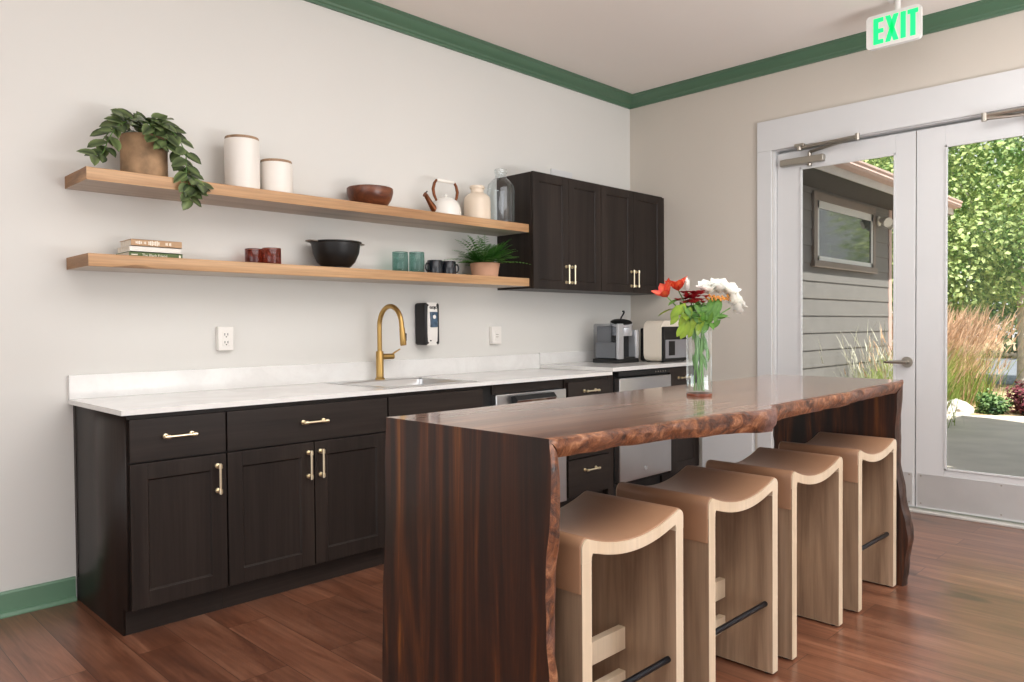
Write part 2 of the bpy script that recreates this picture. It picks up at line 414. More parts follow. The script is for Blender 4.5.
def carcass(par, x0, x1, ztop, y1=-.002, toe=True, yf=YF):
    MB().box(x0, x1, yf + .022, y1, .105, ztop).build('carcass', M['dark'], par)
    if toe: MB().box(x0, x1, -.575, -.555, 0, .104).build('toe_kick', M['darkh'], par)
CT = .844
g = 'dark base cabinets under the white worktop'
c = thing('base_cabinet', 'dark base cabinet at the open left end, one drawer above a single door', 'cabinet', (0, 0, 0), 0, g)
carcass(c, .029, .403, CT)
e = MB(); e.prism([(-.002, 0), (-.575, 0), (-.575, .105), (-.622, .105), (-.622, CT), (-.002, CT)], 'x', .02, .029); e.box(.018, .022, -.03, -.002, .1, CT); e.build('end_panel', M['dark'], c)
d = slab_front(c, .033, .4, .663, .824); bar_pull(d, (.162, YF, .751), (.262, YF, .751))
d = shaker(c, .033, .4, .108, .656); bar_pull(d, (.363, YF, .51), (.363, YF, .61))
c = thing('base_cabinet', 'wide dark base cabinet with one long drawer over two doors', 'cabinet', (0, 0, 0), 0, g)
carcass(c, .404, 1.204, CT)
d = slab_front(c, .407, 1.2, .663, .824); bar_pull(d, (.749, YF, .748), (.849, YF, .748))
d = shaker(c, .407, .8, .108, .656); bar_pull(d, (.772, YF, .508), (.772, YF, .612))
d = shaker(c, .806, 1.2, .108, .656); bar_pull(d, (.832, YF, .508), (.832, YF, .612))
c = thing('base_cabinet', 'dark sink cabinet with a plain false front below the sink', 'cabinet', (0, 0, 0), 0, g)
MB().box(1.205, 1.84, -.618, -.002, .105, .62).build('carcass', M['dark'], c); MB().box(1.205, 1.84, -.575, -.555, 0, .104).build('toe_kick', M['darkh'], c)
MB().box(1.205, 1.84, -.618, -.605, .62, CT).build('front_rail', M['dark'], c)
slab_front(c, 1.209, 1.83, .663, .824, name='false_front')
d = shaker(c, 1.209, 1.516, .108, .656); bar_pull(d, (1.49, YF, .508), (1.49, YF, .612))
d = shaker(c, 1.522, 1.83, .108, .656); bar_pull(d, (1.548, YF, .508), (1.548, YF, .612))
c = thing('base_cabinet', 'narrow dark drawer cabinet between the two steel dishwashers', 'cabinet', (0, 0, 0), 0, g)
carcass(c, 2.527, 2.955, CT)
MB().box(2.962, 3.018, -.615, -.022, 0, CT).build('filler_panel', M['dark'], c)
for (z0, z1, hz) in ((.695, .818, .757), (.345, .688, .6), (.11, .338, .266)):
    d = slab_front(c, 2.54, 2.95, z0, z1); bar_pull(d, (2.69, YF, hz), (2.80, YF, hz))
c = thing('base_cabinet', 'dark corner base cabinet at the right end beside the wall', 'cabinet', (0, 0, 0), 0, g)
carcass(c, 3.645, 4.045, .862)
d = slab_front(c, 3.65, 4.04, .70, .858); bar_pull(d, (3.76, YF, .782), (3.86, YF, .782))
d = shaker(c, 3.65, 4.04, .108, .693); bar_pull(d, (3.69, YF, .53), (3.69, YF, .63))

# dishwashers
dw = thing('dishwasher', 'low stainless dishwasher with protruding bar handle beside the sink cabinet', 'dishwasher', (0, 0, 0), 0, 'stainless dishwashers')
MB().box(1.845, 2.523, -.60, -.01, .09, CT - .004).build('body', M['gap'], dw)
MB().box(1.845, 2.523, -.56, -.55, 0, .09).build('toe_kick', M['black'], dw)
MB().box(1.925, 2.52, -.612, -.60, .786, CT - .002).build('top_strip', M['darkh'], dw)
f = MB().box(1.928, 2.52, YF, -.6, .1, .783, .004).build('door', M['steel'], dw)
h = MB(); poly = [(-.64, .768), (-.668, .772), (-.69, .747), (-.668, .722), (-.64, .726)]
h.prism(poly, 'x', 2.05, 2.38); hb = h.build('handle', M['chrome'], f, ang=20)
h = MB(); h.prism([(-.64, .7695), (-.668, .7735), (-.689, .749), (-.6665, .7695)], 'x', 2.05, 2.378); h.prism(poly, 'x', 2.047, 2.05); h.build('handle_cap', M['black'], hb, ang=20)
dw = thing('dishwasher', 'tall stainless dishwasher with black control strip under the raised worktop', 'dishwasher', (0, 0, 0), 0, 'stainless dishwashers')
MB().box(3.022, 3.64, -.62, -.01, .1, .862).build('body', M['gap'], dw)
MB().box(3.022, 3.64, -.56, -.55, 0, .1).build('toe_kick', M['black'], dw)
f = MB().box(3.028, 3.634, -.662, -.62, .128, .815, .006).build('door', M['steel'], dw)
lg = MB(); lg.tube([(3.317, -.663, .195), (3.317, -.6645, .195)], .014, 24); lg.build('badge', M['chrome'], f)
k = MB().box(3.028, 3.634, -.655, -.62, .826, .858, .004).build('control_strip', M['black'], dw)
for i in range(5): MB().tube([(3.45 + i * .03, -.655, .842), (3.45 + i * .03, -.6575, .842)], .005, 10).build('button', M['satin'], k)

# ------------------------------------------------------------------ worktops, sink, faucet
SX0, SX1, SY0, SY1 = 1.255, 1.80, -.565, -.145
w = MB()
for bx in ((0, SX0, -.657, 0), (SX1, 2.958, -.657, 0), (SX0, SX1, -.657, SY0), (SX0, SX1, SY1, 0)): w.box(*bx, CT, .864)
wt = w.build('worktop', M['quartz']); tag(wt, 'long white quartz worktop with low backsplash along the back wall', 'worktop')
MB().box(0.0, 2.958, -.02, -.0005, .864, .968, .0015).build('backsplash', M['quartz'], wt)
wt = MB().box(2.96, 4.068, -.66, -.0005, .864, .89, .002).build('raised_worktop', M['quartz']); tag(wt, 'short raised white quartz worktop in the corner under the coffee machine', 'worktop')
MB().box(2.962, 4.068, -.02, -.0005, .89, .972, .0015).build('backsplash', M['quartz'], wt)

s = thing('sink', 'stainless steel drop-in sink set in the white worktop', 'sink', (0, 0, .864))
b = MB(); Z = .0035
for bx in ((1.222, 1.822, -.612, SY0), (1.222, 1.822, SY1, -.045), (1.222, SX0, SY0, SY1), (SX1, 1.822, SY0, SY1)): b.box(*bx, 0.0005, Z)
b.build('rim', M['steel'], s)
b = MB()
secs = []
def rr(x0, x1, y0, y1, r, z, n=5):
    pts = []
    for cx, cy, a0 in ((x1 - r, y1 - r, 0), (x0 + r, y1 - r, PI / 2), (x0 + r, y0 + r, PI), (x1 - r, y0 + r, 1.5 * PI)):
        for i in range(n + 1): pts.append((cx + r * math.cos(a0 + PI / 2 * i / n), cy + r * math.sin(a0 + PI / 2 * i / n), z))
    return pts
for z, ins, r in ((Z, 0, .01), (-.004, .004, .03), (-.15, .012, .04), (-.172, .03, .05), (-.178, .06, .05)):
    secs.append(rr(SX0 + ins, SX1 - ins, SY0 + ins, SY1 - ins, r, z))
b.loft(secs, True); b.face([b.bm.verts.new(p) for p in secs[-1]]); b.build('basin', M['steel'], s)
MB().lathe([(0, -.176), (.045, -.176), (.045, -.17), (.038, -.169), (.034, -.174), (0, -.1745)], (1.53, -.3, 0), 24).build('drain', M['chrome'], s)

f = thing('faucet', 'brushed gold gooseneck faucet standing behind the sink', 'faucet', (1.553, -.085, .8675))
MB().lathe([(0, 0), (.027, 0), (.027, .006), (.023, .01), (.0215, .012), (.0215, .155), (.019, .16), (0, .161)], seg=24).build('base', M['gold'], f)
pts = [(0, 0, .15), (0, 0, .26)]; R = .103
for i in range(0, 21):
    a = PI * i / 20 * 1.0; pts.append((0, -R + R * math.cos(a), .30 + R * 1.08 * math.sin(a)))
pts += [(0, -2 * R - .004, .285)]
MB().tube(pts, .0135, 16).build('spout', M['gold'], f)
h = MB().tube([(0, -2 * R - .003, .29), (0, -2 * R - .006, .27), (0, -2 * R - .014, .2), (0, -2 * R - .015, .195)], [.0155, .016, .0175, .015], 18).build('spray_head', M['gold'], f)
MB().box(.012, .02, -2 * R - .02, -2 * R - .004, .218, .262, .003).build('spray_button', M['black'], h)
h = MB().tube([(.015, 0, .128), (.092, 0, .128), (.094, 0, .128)], [.0165, .0165, .014], 18).build('valve', M['gold'], f)
MB().tube([(.085, 0, .136), (.105, 0, .15), (.14, -.002, .168)], [.006, .005, .0035], 10).build('lever', M['gold'], h)

# ------------------------------------------------------------------ wall cabinets
WF = -.33
def wallcab(x0, x1, label):
    c = thing('wall_cabinet', label, 'cabinet', (0, 0, 0), 0, 'dark wall cabinets')
    MB().box(x0, x1, WF + .022, -.0005, 1.404, 2.148).build('carcass', M['dark'], c)
    m = (x0 + x1) / 2
    d = shaker(c, x0 + .002, m - .0015, 1.402, 2.15, WF, .058); bar_pull(d, (m - .03, WF, 1.452), (m - .03, WF, 1.556))
    d = shaker(c, m + .0015, x1 - .002, 1.402, 2.15, WF, .058); bar_pull(d, (m + .03, WF, 1.452), (m + .03, WF, 1.556))
    return c
wallcab(2.568, 3.265, 'dark two-door wall cabinet beside the shelf ends')
wc_ = wallcab(3.267, 4.03, 'dark two-door wall cabinet in the corner by the side wall')
MB().box(4.031, 4.069, WF + .01, -.0005, 1.404, 2.148).build('filler_strip', M['dark'], wc_)
o = MB().box(3.10, 3.33, -.016, -.0005, 2.158, 2.288, .002).build('access_plate', M['white']); tag(o, 'off-white blank plate on the wall above the dark wall cabinets', 'wall plate')

# ------------------------------------------------------------------ floating shelves
def shelf(z0, z1, x0, x1, label, chip):
    b = MB(); n = 60
    secs = []
    for i in range(n + 1):
        x = x0 + (x1 - x0) * i / n
        lo = z0
        if chip:
            lo = z0 + .012 * max(0, 1 - ((x - .19) / .075) ** 2) + .004 * max(0, 1 - ((x - .34) / .05) ** 2)
        secs.append([(x, -.0005, z0), (x, -.272, z0), (x, -.294, lo), (x, -.295, lo + .002), (x, -.295, z1 - .002), (x, -.293, z1), (x, -.0005, z1)])
    b.loft(secs, True, True)
    bm = b.bm
    for f in bm.faces:
        f.normal_update()
        if abs(f.normal.x) > .9 or len(f.verts) > 5: f.material_index = 1
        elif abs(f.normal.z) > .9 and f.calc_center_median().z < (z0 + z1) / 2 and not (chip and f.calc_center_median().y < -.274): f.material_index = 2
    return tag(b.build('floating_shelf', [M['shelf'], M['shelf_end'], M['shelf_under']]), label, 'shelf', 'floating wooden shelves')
shelf(1.762, 1.814, .003, 2.566, 'upper thick wooden floating shelf holding the kettle and canisters', False)
shelf(1.418, 1.469, .004, 2.566, 'lower thick wooden floating shelf holding the books and mugs', True)
S1, S2 = 1.8142, 1.4692

# canisters
def canister(x, r, h, label):
    c = thing('canister', label, 'canister', (x, -.14, S1), 0, 'white ceramic canisters')
    MB().lathe([(0, 0), (r * .985, 0), (r, .006), (r, h - .008), (r * .98, h), (r * .9, h), (r * .9, h - .03), (0, h - .03)], seg=40).build('jar', M['ceramic'], c)
    MB().lathe([(0, h - .012), (r * .88, h - .012), (r * .88, h), (r * .96, h + .001), (r * .97, h + .008), (r * .95, h + .013), (0, h + .013)], seg=40).build('lid', M['lidwood'], c)
M['ceramic'] = plain('white_ceramic', srgb(232, 226, 218), .35, var=.015)
M['lidwood'] = wood('acacia_lid', srgb(120, 92, 66), srgb(160, 128, 98), srgb(184, 152, 120), 'x', 20, .1, .5, .2)
canister(.728, .081, .248, 'tall white canister with a wooden lid on the upper shelf')
canister(.905, .078, .163, 'short white canister with a wooden lid on the upper shelf')
# wooden bowl
M['bowlwood'] = wood('dark_bowl_wood', srgb(64, 30, 18), srgb(104, 56, 34), srgb(134, 78, 48), 'x', 16, .12, .3, .2)
R = .126
o = MB().lathe([(0, 0), (.075, 0), (.095, .018), (.116, .05), (R, .085), (R, .107), (R - .004, .111), (R - .009, .108), (R - .014, .09), (.1, .05), (.07, .022), (0, .016)], seg=48).build('wooden_bowl', M['bowlwood'], loc=(1.461, -.14, S1))
tag(o, 'round dark wooden bowl on the upper shelf', 'bowl')
# kettle
M['enamel'] = plain('white_enamel', srgb(236, 233, 226), .22, var=.01)
M['copper'] = plain('dark_copper', srgb(112, 64, 36), .35, .7, var=.2, vscale=20)
k = thing('kettle', 'white enamel kettle with copper spout and white grip', 'kettle', (2.003, -.14, S1))
MB().lathe([(0, 0), (.088, 0), (.094, .008), (.094, .03), (.09, .06), (.08, .088), (.064, .106), (.05, .112), (.048, .116), (.02, .122), (0, .123)], seg=40).build('body', M['enamel'], k)
MB().lathe([(0, .12), (.006, .12), (.006, .126), (.012, .132), (.012, .138), (.006, .143), (0, .144)], seg=16).build('lid_knob', M['enamel'], k)
MB().tube([(-.07, 0, .035), (-.098, 0, .055), (-.125, 0, .088), (-.15, 0, .12), (-.16, 0, .124)], [.026, .02, .015, .013, .015], 14).build('spout', M['copper'], k)
MB().tube([(-.152, 0, .122), (-.15, 0, .135), (-.14, 0, .145)], [.003, .004, .004], 8).build('whistle_lever', M['black'], k)
pts = [(-.065, 0, .09), (-.088, 0, .13), (-.095, 0, .165), (-.085, 0, .2), (-.068, 0, .222)]
MB().tube([(-x, y, z) for x, y, z in pts], [.006, .009, .01, .009, .007], 10).build('handle_arm', M['copper'], k)
h = MB().tube(pts, [.006, .009, .01, .009, .007], 10).build('handle_arm', M['copper'], k)
MB().tube([(-.068, 0, .221), (-.06, 0, .222), (.06, 0, .222), (.068, 0, .221)], [.008, .0115, .0115, .008], 12).build('grip', M['enamel'], h)
# jar and bottle
M['creamc'] = plain('cream_stoneware', srgb(226, 210, 190), .3, var=.03)
o = MB().lathe([(0, 0), (.078, 0), (.084, .006), (.084, .13), (.078, .155), (.06, .172), (.043, .18), (.04, .19), (.041, .205), (.047, .208), (.047, .222), (.042, .226), (.036, .222), (.034, .18), (.06, .16), (.074, .13), (.074, .012), (0, .012)], seg=40).build('stoneware_jar', M['creamc'], loc=(2.262, -.14, S1))
tag(o, 'cream stoneware jar with a short neck beside the glass bottle', 'jar')
o = MB().lathe([(0, 0), (.08, 0), (.088, .008), (.088, .22), (.082, .25), (.06, .275), (.04, .29), (.035, .305), (.035, .32), (.041, .325), (.041, .345), (.036, .349), (.031, .345)], seg=40).build('glass_bottle', M['bottle'], loc=(2.44, -.17, S1))
tag(o, 'large clear glass bottle jar next to the dark wall cabinet', 'glass jar')
# books
def book(x, y, z, L, D, T, mat, rz, label, spine=None):
    b = thing('book', label, 'book', (x, y, z), rz, 'books stacked on the lower shelf')
    cv = MB(); cv.box(0, L, 0, D, 0, .0022); cv.box(0, L, 0, D, T - .0022, T); cv.box(0, L, 0, .003, 0, T)
    cv.build('cover', mat, b, weld=False)
    MB().box(.003, L - .003, .003, D - .004, .0022, T - .0022).build('pages', M['paper'], b)
    if spine: spine(b, L, T)
def lettering(par, txt, size, loc, rot, mat, name='lettering', ext=.0003, align='LEFT', wd=0, ht=0, off=0.0):
    cu = bpy.data.curves.new(name, 'FONT'); cu.body = txt; cu.size = size; cu.extrude = ext; cu.align_x = align; cu.align_y = 'CENTER'
    cu.materials.append(mat); cu.offset = off; tmp = bpy.data.objects.new(name, cu); COL.objects.link(tmp)
    dg = bpy.context.evaluated_depsgraph_get(); me = bpy.data.meshes.new_from_object(tmp.evaluated_get(dg)); bpy.data.objects.remove(tmp); bpy.data.curves.remove(cu)
    xs = [v.co.x for v in me.vertices]; ys = [v.co.y for v in me.vertices]
    cx = (min(xs) + max(xs)) / 2; cy = (min(ys) + max(ys)) / 2; kx = (wd / (max(xs) - min(xs))) if wd else 1; ky = (ht / (max(ys) - min(ys))) if ht else 1
    for v in me.vertices: v.co.x = (v.co.x - (cx if align == 'CENTER' else min(xs))) * kx; v.co.y = (v.co.y - cy) * ky
    me.name = name; o = bpy.data.objects.new(name, me); COL.objects.link(o); o.location = loc; o.rotation_euler = rot
    if par: o.parent = par
    return o
M['tan_cover'] = plain('tan_book_cover', srgb(184, 148, 112), .6, var=.08, vscale=30)
M['white_cover'] = plain('white_book_cover', srgb(232, 228, 220), .6, var=.02)
M['green_cover'] = plain('green_book_cover', srgb(84, 104, 58), .6, var=.06)
M['ink'] = plain('pale_ink', srgb(238, 230, 214), .6)
def sp_green(b, L, T):
    lettering(b, 'The Black Friend', .0155, (.052, -.0004, T / 2), (PI / 2, 0, 0), M['ink'])
    q = MB()
    for x0, x1 in ((.008, .034),): q.box(x0, x1, -.0006, 0, T * .42, T * .6)
    q.box(L - .016, L - .008, -.0006, 0, T * .25, T * .75, .001)
    q.build('spine_mark', M['ink'], b)
def sp_tan(b, L, T):
    q = MB()
    for x0, x1, h in ((.018, .046, .22), (.052, .062, .2), (.07, .118, .34), (.142, .152, .26), (.157, .167, .26)):
        n = max(2, int((x1 - x0) / .006))
        for i in range(n):
            a = x0 + (x1 - x0) * i / n; hh = h * (.8 + .4 * ((i * 7) % 3) / 2)
            q.box(a, a + (x1 - x0) / n * .72, -.0006, 0, T * (.5 - hh), T * (.5 + hh * .9))
    q.build('spine_mark', M['ink'], b)
book(.190, -.2, S2, .224, .165, .026, M['green_cover'], 0.0, 'green-spined book at the bottom of the shelf stack', sp_green)
book(.193, -.197, S2 + .0262, .214, .16, .025, M['white_cover'], .0, 'plain white-spined book in the middle of the stack')
book(.198, -.2, S2 + .0514, .212, .15, .028, M['tan_cover'], -.02, 'tan-spined book lying on top of the stack', sp_tan)
# amber cups, green glasses, mugs
def tumbler(name, x, y, r, h, mat, label, cat, grp):
    o = MB().lathe([(0, 0), (r * .96, 0), (r, .006), (r, h - .002), (r - .001, h), (r - .003, h), (r - .004, h - .004)], seg=32).build(name, mat, loc=(x, y, S2))
    tag(o, label, cat, grp)
tumbler('amber_cup', .80, -.10, .042, .083, M['amber_glass'], 'dark amber glass cup nearer the stacked books', 'cup', 'amber glass cups')
tumbler('amber_cup', .868, -.15, .046, .087, M['amber_glass'], 'dark amber glass cup nearer the black colander', 'cup', 'amber glass cups')
tumbler('green_tumbler', 1.661, -.14, .045, .12, M['green_glass'], 'green glass tumbler on the colander side of the pair', 'glass', 'green glass tumblers')
tumbler('green_tumbler', 1.772, -.15, .045, .125, M['green_glass'], 'green glass tumbler next to the black mugs', 'glass', 'green glass tumblers')
M['mug'] = plain('black_glaze', srgb(26, 29, 36), .22, var=.1)
def mug(x, a, label):
    m = thing('mug', label, 'mug', (x, -.14, S2), a, 'black glazed mugs')
    MB().lathe([(0, 0), (.038, 0), (.046, .006), (.047, .03), (.046, .084), (.044, .087), (.042, .085), (.042, .012), (0, .01)], seg=32).build('cup', M['mug'], m)
    MB().tube([(.044, 0, .068), (.06, 0, .068), (.068, 0, .056), (.068, 0, .036), (.06, 0, .024), (.044, 0, .022)], .0055, 10).build('handle', M['mug'], m)
mug(1.915, PI, 'black mug with handle turned toward the green glasses')
mug(2.02, -.25, 'black mug with handle turned toward the potted fern')
# colander
c = thing('colander', 'black bowl colander with two wire handles on the lower shelf', 'colander', (1.238, -.145, S2))
R = .13
MB().lathe([(.055, 0), (.07, 0), (.072, .012), (.078, .016), (.1, .04), (.12, .085), (R - .002, .135), (R + .004, .14), (R + .004, .145), (R - .003, .143), (.115, .085), (.095, .042), (.07, .02), (0, .016)], seg=48).build('bowl', M['blackm'], c)
for s_ in (-1, 1):
    MB().tube([(s_ * (R - .002), -.035, .14), (s_ * (R + .025), -.03, .141), (s_ * (R + .036), -.015, .142), (s_ * (R + .037), .015, .142), (s_ * (R + .025), .03, .141), (s_ * (R - .002), .035, .14)], .004, 8).build('handle', M['satin'], c)

# ------------------------------------------------------------------ leaf meshes
class LM:
    """leaf collector with a colour attribute (0 dark .. 1 light)"""
    def __init__(s): s.v = []; s.f = []; s.c = []
    def leaf(s, p, d, up, L, W, fold=.25, droop=.3, mid=.6, edge=.25, n=4, tint=0):
        p = Vector(p); d = Vector(d).normalized(); up = Vector(up)
        side = d.cross(up)
        side = side.normalized() if side.length > 1e-4 else d.orthogonal().normalized()
        nrm = side.cross(d).normalized(); b = len(s.v)
        for i in range(n + 1):
            t = i / n
            w = W * .5 * math.sin(PI * min(1, t * .93 + .03)) ** .62 * (1.12 - .3 * t) if 0 < i < n else .0006
            c = p + d * (L * t) - nrm * (droop * L * t * t)
            h = nrm * (fold * w)
            s.v += [c + side * w + h, c, c - side * w + h]
            s.c += [edge + tint, mid + tint, edge + tint]
        for i in range(n):
            a = b + i * 3
            s.f += [(a, a + 1, a + 4, a + 3), (a + 1, a + 2, a + 5, a + 4)]
    def blade(s, p, d, L, W, bend, n=4, c0=.1, c1=.8):
        p = Vector(p); d = Vector(d).normalized(); b = len(s.v)
        hz = Vector((d.x, d.y, 0)); hz = hz.normalized() if hz.length > 1e-3 else Vector((1, 0, 0))
        side = Vector((-hz.y, hz.x, 0))
        a = random.random() * PI; side = side * math.cos(a) + hz * math.sin(a)
        for i in range(n + 1):
            t = i / n; c = p + d * (L * t) + hz * (bend * L * t * t) - Vector((0, 0, bend * .5 * L * t ** 3))
            w = W * (1 - t * .9) * .5
            s.v += [c + side * w, c - side * w]; s.c += [c0 + (c1 - c0) * t] * 2
        for i in range(n):
            a = b + i * 2; s.f.append((a, a + 1, a + 3, a + 2))
        return s.v[-1]
    def build(s, name, mat, parent=None, loc=(0, 0, 0)):
        me = bpy.data.meshes.new(name); me.from_pydata([tuple(v) for v in s.v], [], s.f)
        at = me.color_attributes.new('Col', 'FLOAT_COLOR', 'POINT')
        flat = []
        for c in s.c:
            c = min(1, max(0, c)); flat += [c, c, c, 1]
        at.data.foreach_set('color', flat)
        me.polygons.foreach_set('use_smooth', [True] * len(me.polygons))
        me.materials.append(mat); o = bpy.data.objects.new(name, me); COL.objects.link(o); o.location = loc
        if parent: o.parent = parent
        return o

# trailing plant
M['potclay'] = plain('weathered_clay', srgb(160, 128, 96), .8, var=.45, vscale=11, bump=.2)
p = thing('trailing_plant', 'trailing green leafy plant in a weathered clay pot on the upper shelf', 'potted plant', (.277, -.145, S1))
MB().lathe([(0, 0), (.09, 0), (.0945, .004), (.0945, .182), (.092, .187), (.085, .186), (.083, .17), (0, .168)], seg=40).build('pot', M['potclay'], p)
MB().lathe([(0, .172), (.089, .17)], seg=24).build('soil', M['soil'], p)
lm = LM(); vn = MB(); rnd = random.Random(11)
vines = [
    [(0, -.02, .18), (-.06, -.05, .235), (-.13, -.08, .2), (-.175, -.1, .13), (-.2, -.11, .07), (-.235, -.12, .055)],
    [(0, 0, .18), (-.05, -.03, .24), (-.11, -.05, .22), (-.16, -.06, .17), (-.2, -.07, .11)],
    [(0, 0, .18), (.05, -.03, .26), (.09, -.06, .215), (.11, -.08, .14), (.12, -.11, .06), (.135, -.155, -.01), (.145, -.165, -.05)],
    [(0, -.02, .18), (.06, -.06, .24), (.11, -.1, .18), (.125, -.14, .1), (.118, -.155, .02), (.122, -.165, -.05), (.128, -.165, -.085)],
    [(0, 0, .18), (.06, 0, .23), (.1, -.03, .19), (.125, -.07, .1), (.155, -.14, .01), (.18, -.16, -.02)],
    [(0, -.02, .18), (-.02, -.07, .24), (-.01, -.12, .21), (0, -.13, .15)],
    [(0, -.02, .18), (.03, -.07, .25), (.04, -.12, .2), (.045, -.125, .14)],
    [(0, 0, .18), (.01, .0, .24), (.03, -.02, .26)],
    [(0, 0, .18), (-.04, -.03, .24), (-.07, -.05, .25)],
    [(0, 0, .18), (.04, -.03, .24), (.07, -.05, .25)],
]
def cr(pts, t):
    n = len(pts) - 1; i = min(int(t * n), n - 1); u = t * n - i
    P = [Vector(pts[max(0, min(n, i + k))]) for k in (-1, 0, 1, 2)]
    return .5 * ((2 * P[1]) + (-P[0] + P[2]) * u + (2 * P[0] - 5 * P[1] + 4 * P[2] - P[3]) * u * u + (-P[0] + 3 * P[1] - 3 * P[2] + P[3]) * u ** 3)
for v in vines:
    L = sum((Vector(a) - Vector(b)).length for a, b in zip(v, v[1:]))
    ns = 14; vn.tube([cr(v, i / ns) for i in range(ns + 1)], .0022, 6)
    n = int(L / .033) + 2
    for i in range(n):
        t = .18 + .82 * i / (n - 1); q = cr(v, min(1, t)); tg = (cr(v, min(1, t + .03)) - cr(v, max(0, t - .03))).normalized()
        sd = -1 if i % 2 else 1
        sidev = tg.cross(Vector((0, -.5, 1))).normalized()
        d = tg * .6 + sidev * sd * .8 + Vector((0, -.35, .1 + rnd.uniform(-.3, .2)))
        lm.leaf(q, d, Vector((rnd.uniform(-.3, .3), -.8, .7)), rnd.uniform(.058, .08), rnd.uniform(.04, .054), .2, rnd.uniform(.1, .4), *rnd.choice([(.42, .03), (.03, .5), (.1, .34), (.26, .0)]), 5, rnd.uniform(-.05, .12))
for i in range(34):
    a = rnd.uniform(0, 2 * PI); r = rnd.uniform(.02, .11); q = (r * math.cos(a), r * math.sin(a) * .9 - .02, .2 + rnd.uniform(0, .06) * (1 - r * 4) + .005)
    lm.leaf(q, (math.cos(a), math.sin(a) - .3, rnd.uniform(-.2, .5)), (0, -.8, .7), rnd.uniform(.06, .08), rnd.uniform(.042, .054), .2, .35, rnd.uniform(.3, .6), rnd.uniform(0, .25), 5)
vn.build('vine', M['stem'], p, weld=False); lm.build('foliage', M['pothos'], p)

# potted fern
M['terracotta'] = plain('pale_terracotta', srgb(202, 156, 128), .8, var=.06)
p = thing('potted_fern', 'bushy green fern in a low terracotta bowl on the lower shelf', 'potted plant', (2.318, -.145, S2))
MB().lathe([(0, 0), (.075, 0), (.082, .004), (.094, .088), (.096, .09), (.088, .09), (.085, .075), (0, .073)], seg=40).build('pot', M['terracotta'], p)
MB().lathe([(0, .078), (.085, .076)], seg=24).build('soil', M['soil'], p)
lm = LM(); rnd = random.Random(5)
for k in range(96):
    a = 2 * PI * k / 96 * 5.2 + rnd.uniform(-.2, .2); el = rnd.uniform(.35, 1.3); L = rnd.uniform(.18, .28) * (1.15 if abs(math.cos(a)) > .6 else .85)
    if math.sin(a) > .3: L = min(L, .15)
    hd = Vector((math.cos(a), math.sin(a), 0)); n = 11
    prev = None
    for i in range(n + 1):
        t = i / n
        q = Vector((0, 0, .075)) + hd * (L * t * math.cos(el) + .03) + Vector((0, 0, L * math.sin(el) * t - .32 * L * t * t))
        if prev is not None:
            d = (q - prev).normalized(); sd = d.cross(Vector((0, 0, 1))).normalized(); w = .03 * math.sin(PI * (t * .85 + .12)) + .004
            for s_ in (-1, 1): lm.leaf(q, sd * s_ + d * .5, (0, 0, 1), w * 1.2, .019, .1, .15, .5 * t + .3, .3 * t, 2)
            lm.leaf(prev, d, (0, 0, 1), (q - prev).length * 1.1, .003, 0, 0, .3, .3, 2)
        prev = q
lm.build('fronds', M['fern'], p)

# ------------------------------------------------------------------ wall fittings
M['plate'] = plain('white_plate', srgb(232, 228, 222), .4, var=.01)
o = thing('outlet', 'white power outlet box on the wall above the worktop\'s left part', 'outlet', (.685, 0, 1.113), 0, 'white outlets above the worktop')
MB().box(-.038, .038, -.032, -.0005, -.058, .058, .003).build('box', M['plate'], o)
q = MB().box(-.018, .018, -.0345, -.03, -.036, .036, .002).build('socket', M['plate'], o)
sl = MB()
for zc in (.02, -.018):
    sl.box(-.009, -.006, -.0355, -.034, zc - .005, zc + .006); sl.box(.006, .009, -.0355, -.034, zc - .005, zc + .006); sl.tube([(0, -.0345, zc - .011), (0, -.0356, zc - .011)], .003, 8)
sl.build('slots', M['blackm'], q)
o = thing('outlet', 'white switched outlet box on the wall between soap dispenser and coffee machine', 'outlet', (2.53, 0, 1.103), 0, 'white outlets above the worktop')
MB().box(-.043, .043, -.03, -.0005, -.058, .058, .003).build('box', M['plate'], o)
q = MB().box(-.017, .017, -.033, -.028, -.034, .034, .002).build('rocker', M['plate'], o)
sl = MB(); sl.box(-.012, .012, -.0345, -.033, .004, .008); sl.box(-.012, .012, -.0345, -.033, -.012, -.008); sl.build('slots', M['satin'], q)

o = thing('soap_dispenser', 'black and white soap dispenser on the wall beside the faucet', 'soap dispenser', (1.925, 0, 1.18))
MB().box(-.058, .058, -.102, -.0005, -.126, .126, .014, 3).build('housing', M['black'], o)
fr = MB(); secs = []
for i in range(17):
    t = i / 16; z = -.128 + .256 * t
    w = .048 - .009 * math.sin(PI * t) ; e = .012 * (abs(2 * t - 1) ** 6); dy = -.098 - .014 * math.sin(PI * t)
    secs.append([(-w + e, -.08, z), (-w + e, dy + .01, z), (-w * .8, dy, z), (0, dy - .005, z), (w * .8, dy, z), (w - e, dy + .01, z), (w - e, -.08, z)])
fr.loft(secs, False, True); ft = fr.build('front_cover', M['plate'], o)
M['window_blue'] = plain('dispenser_window', srgb(70, 90, 110), .15, var=.35, vscale=40)
MB().box(-.026, .026, -.1205, -.1, -.02, .072, .004).build('window', M['window_blue'], ft)
MB().tube([(0, -.1206, .042), (0, -.1212, .042)], .012, 16).build('window_mark', M['plate'], ft)
lettering(ft, 'GOJO', .022, (0, -.1125, .096), (PI / 2, 0, 0), M['blackm'], align='CENTER', ext=.002)
MB().tube([(-.02, -.105, -.1), (-.02, -.111, -.1)], .004, 10).build('sensor', M['black'], ft)

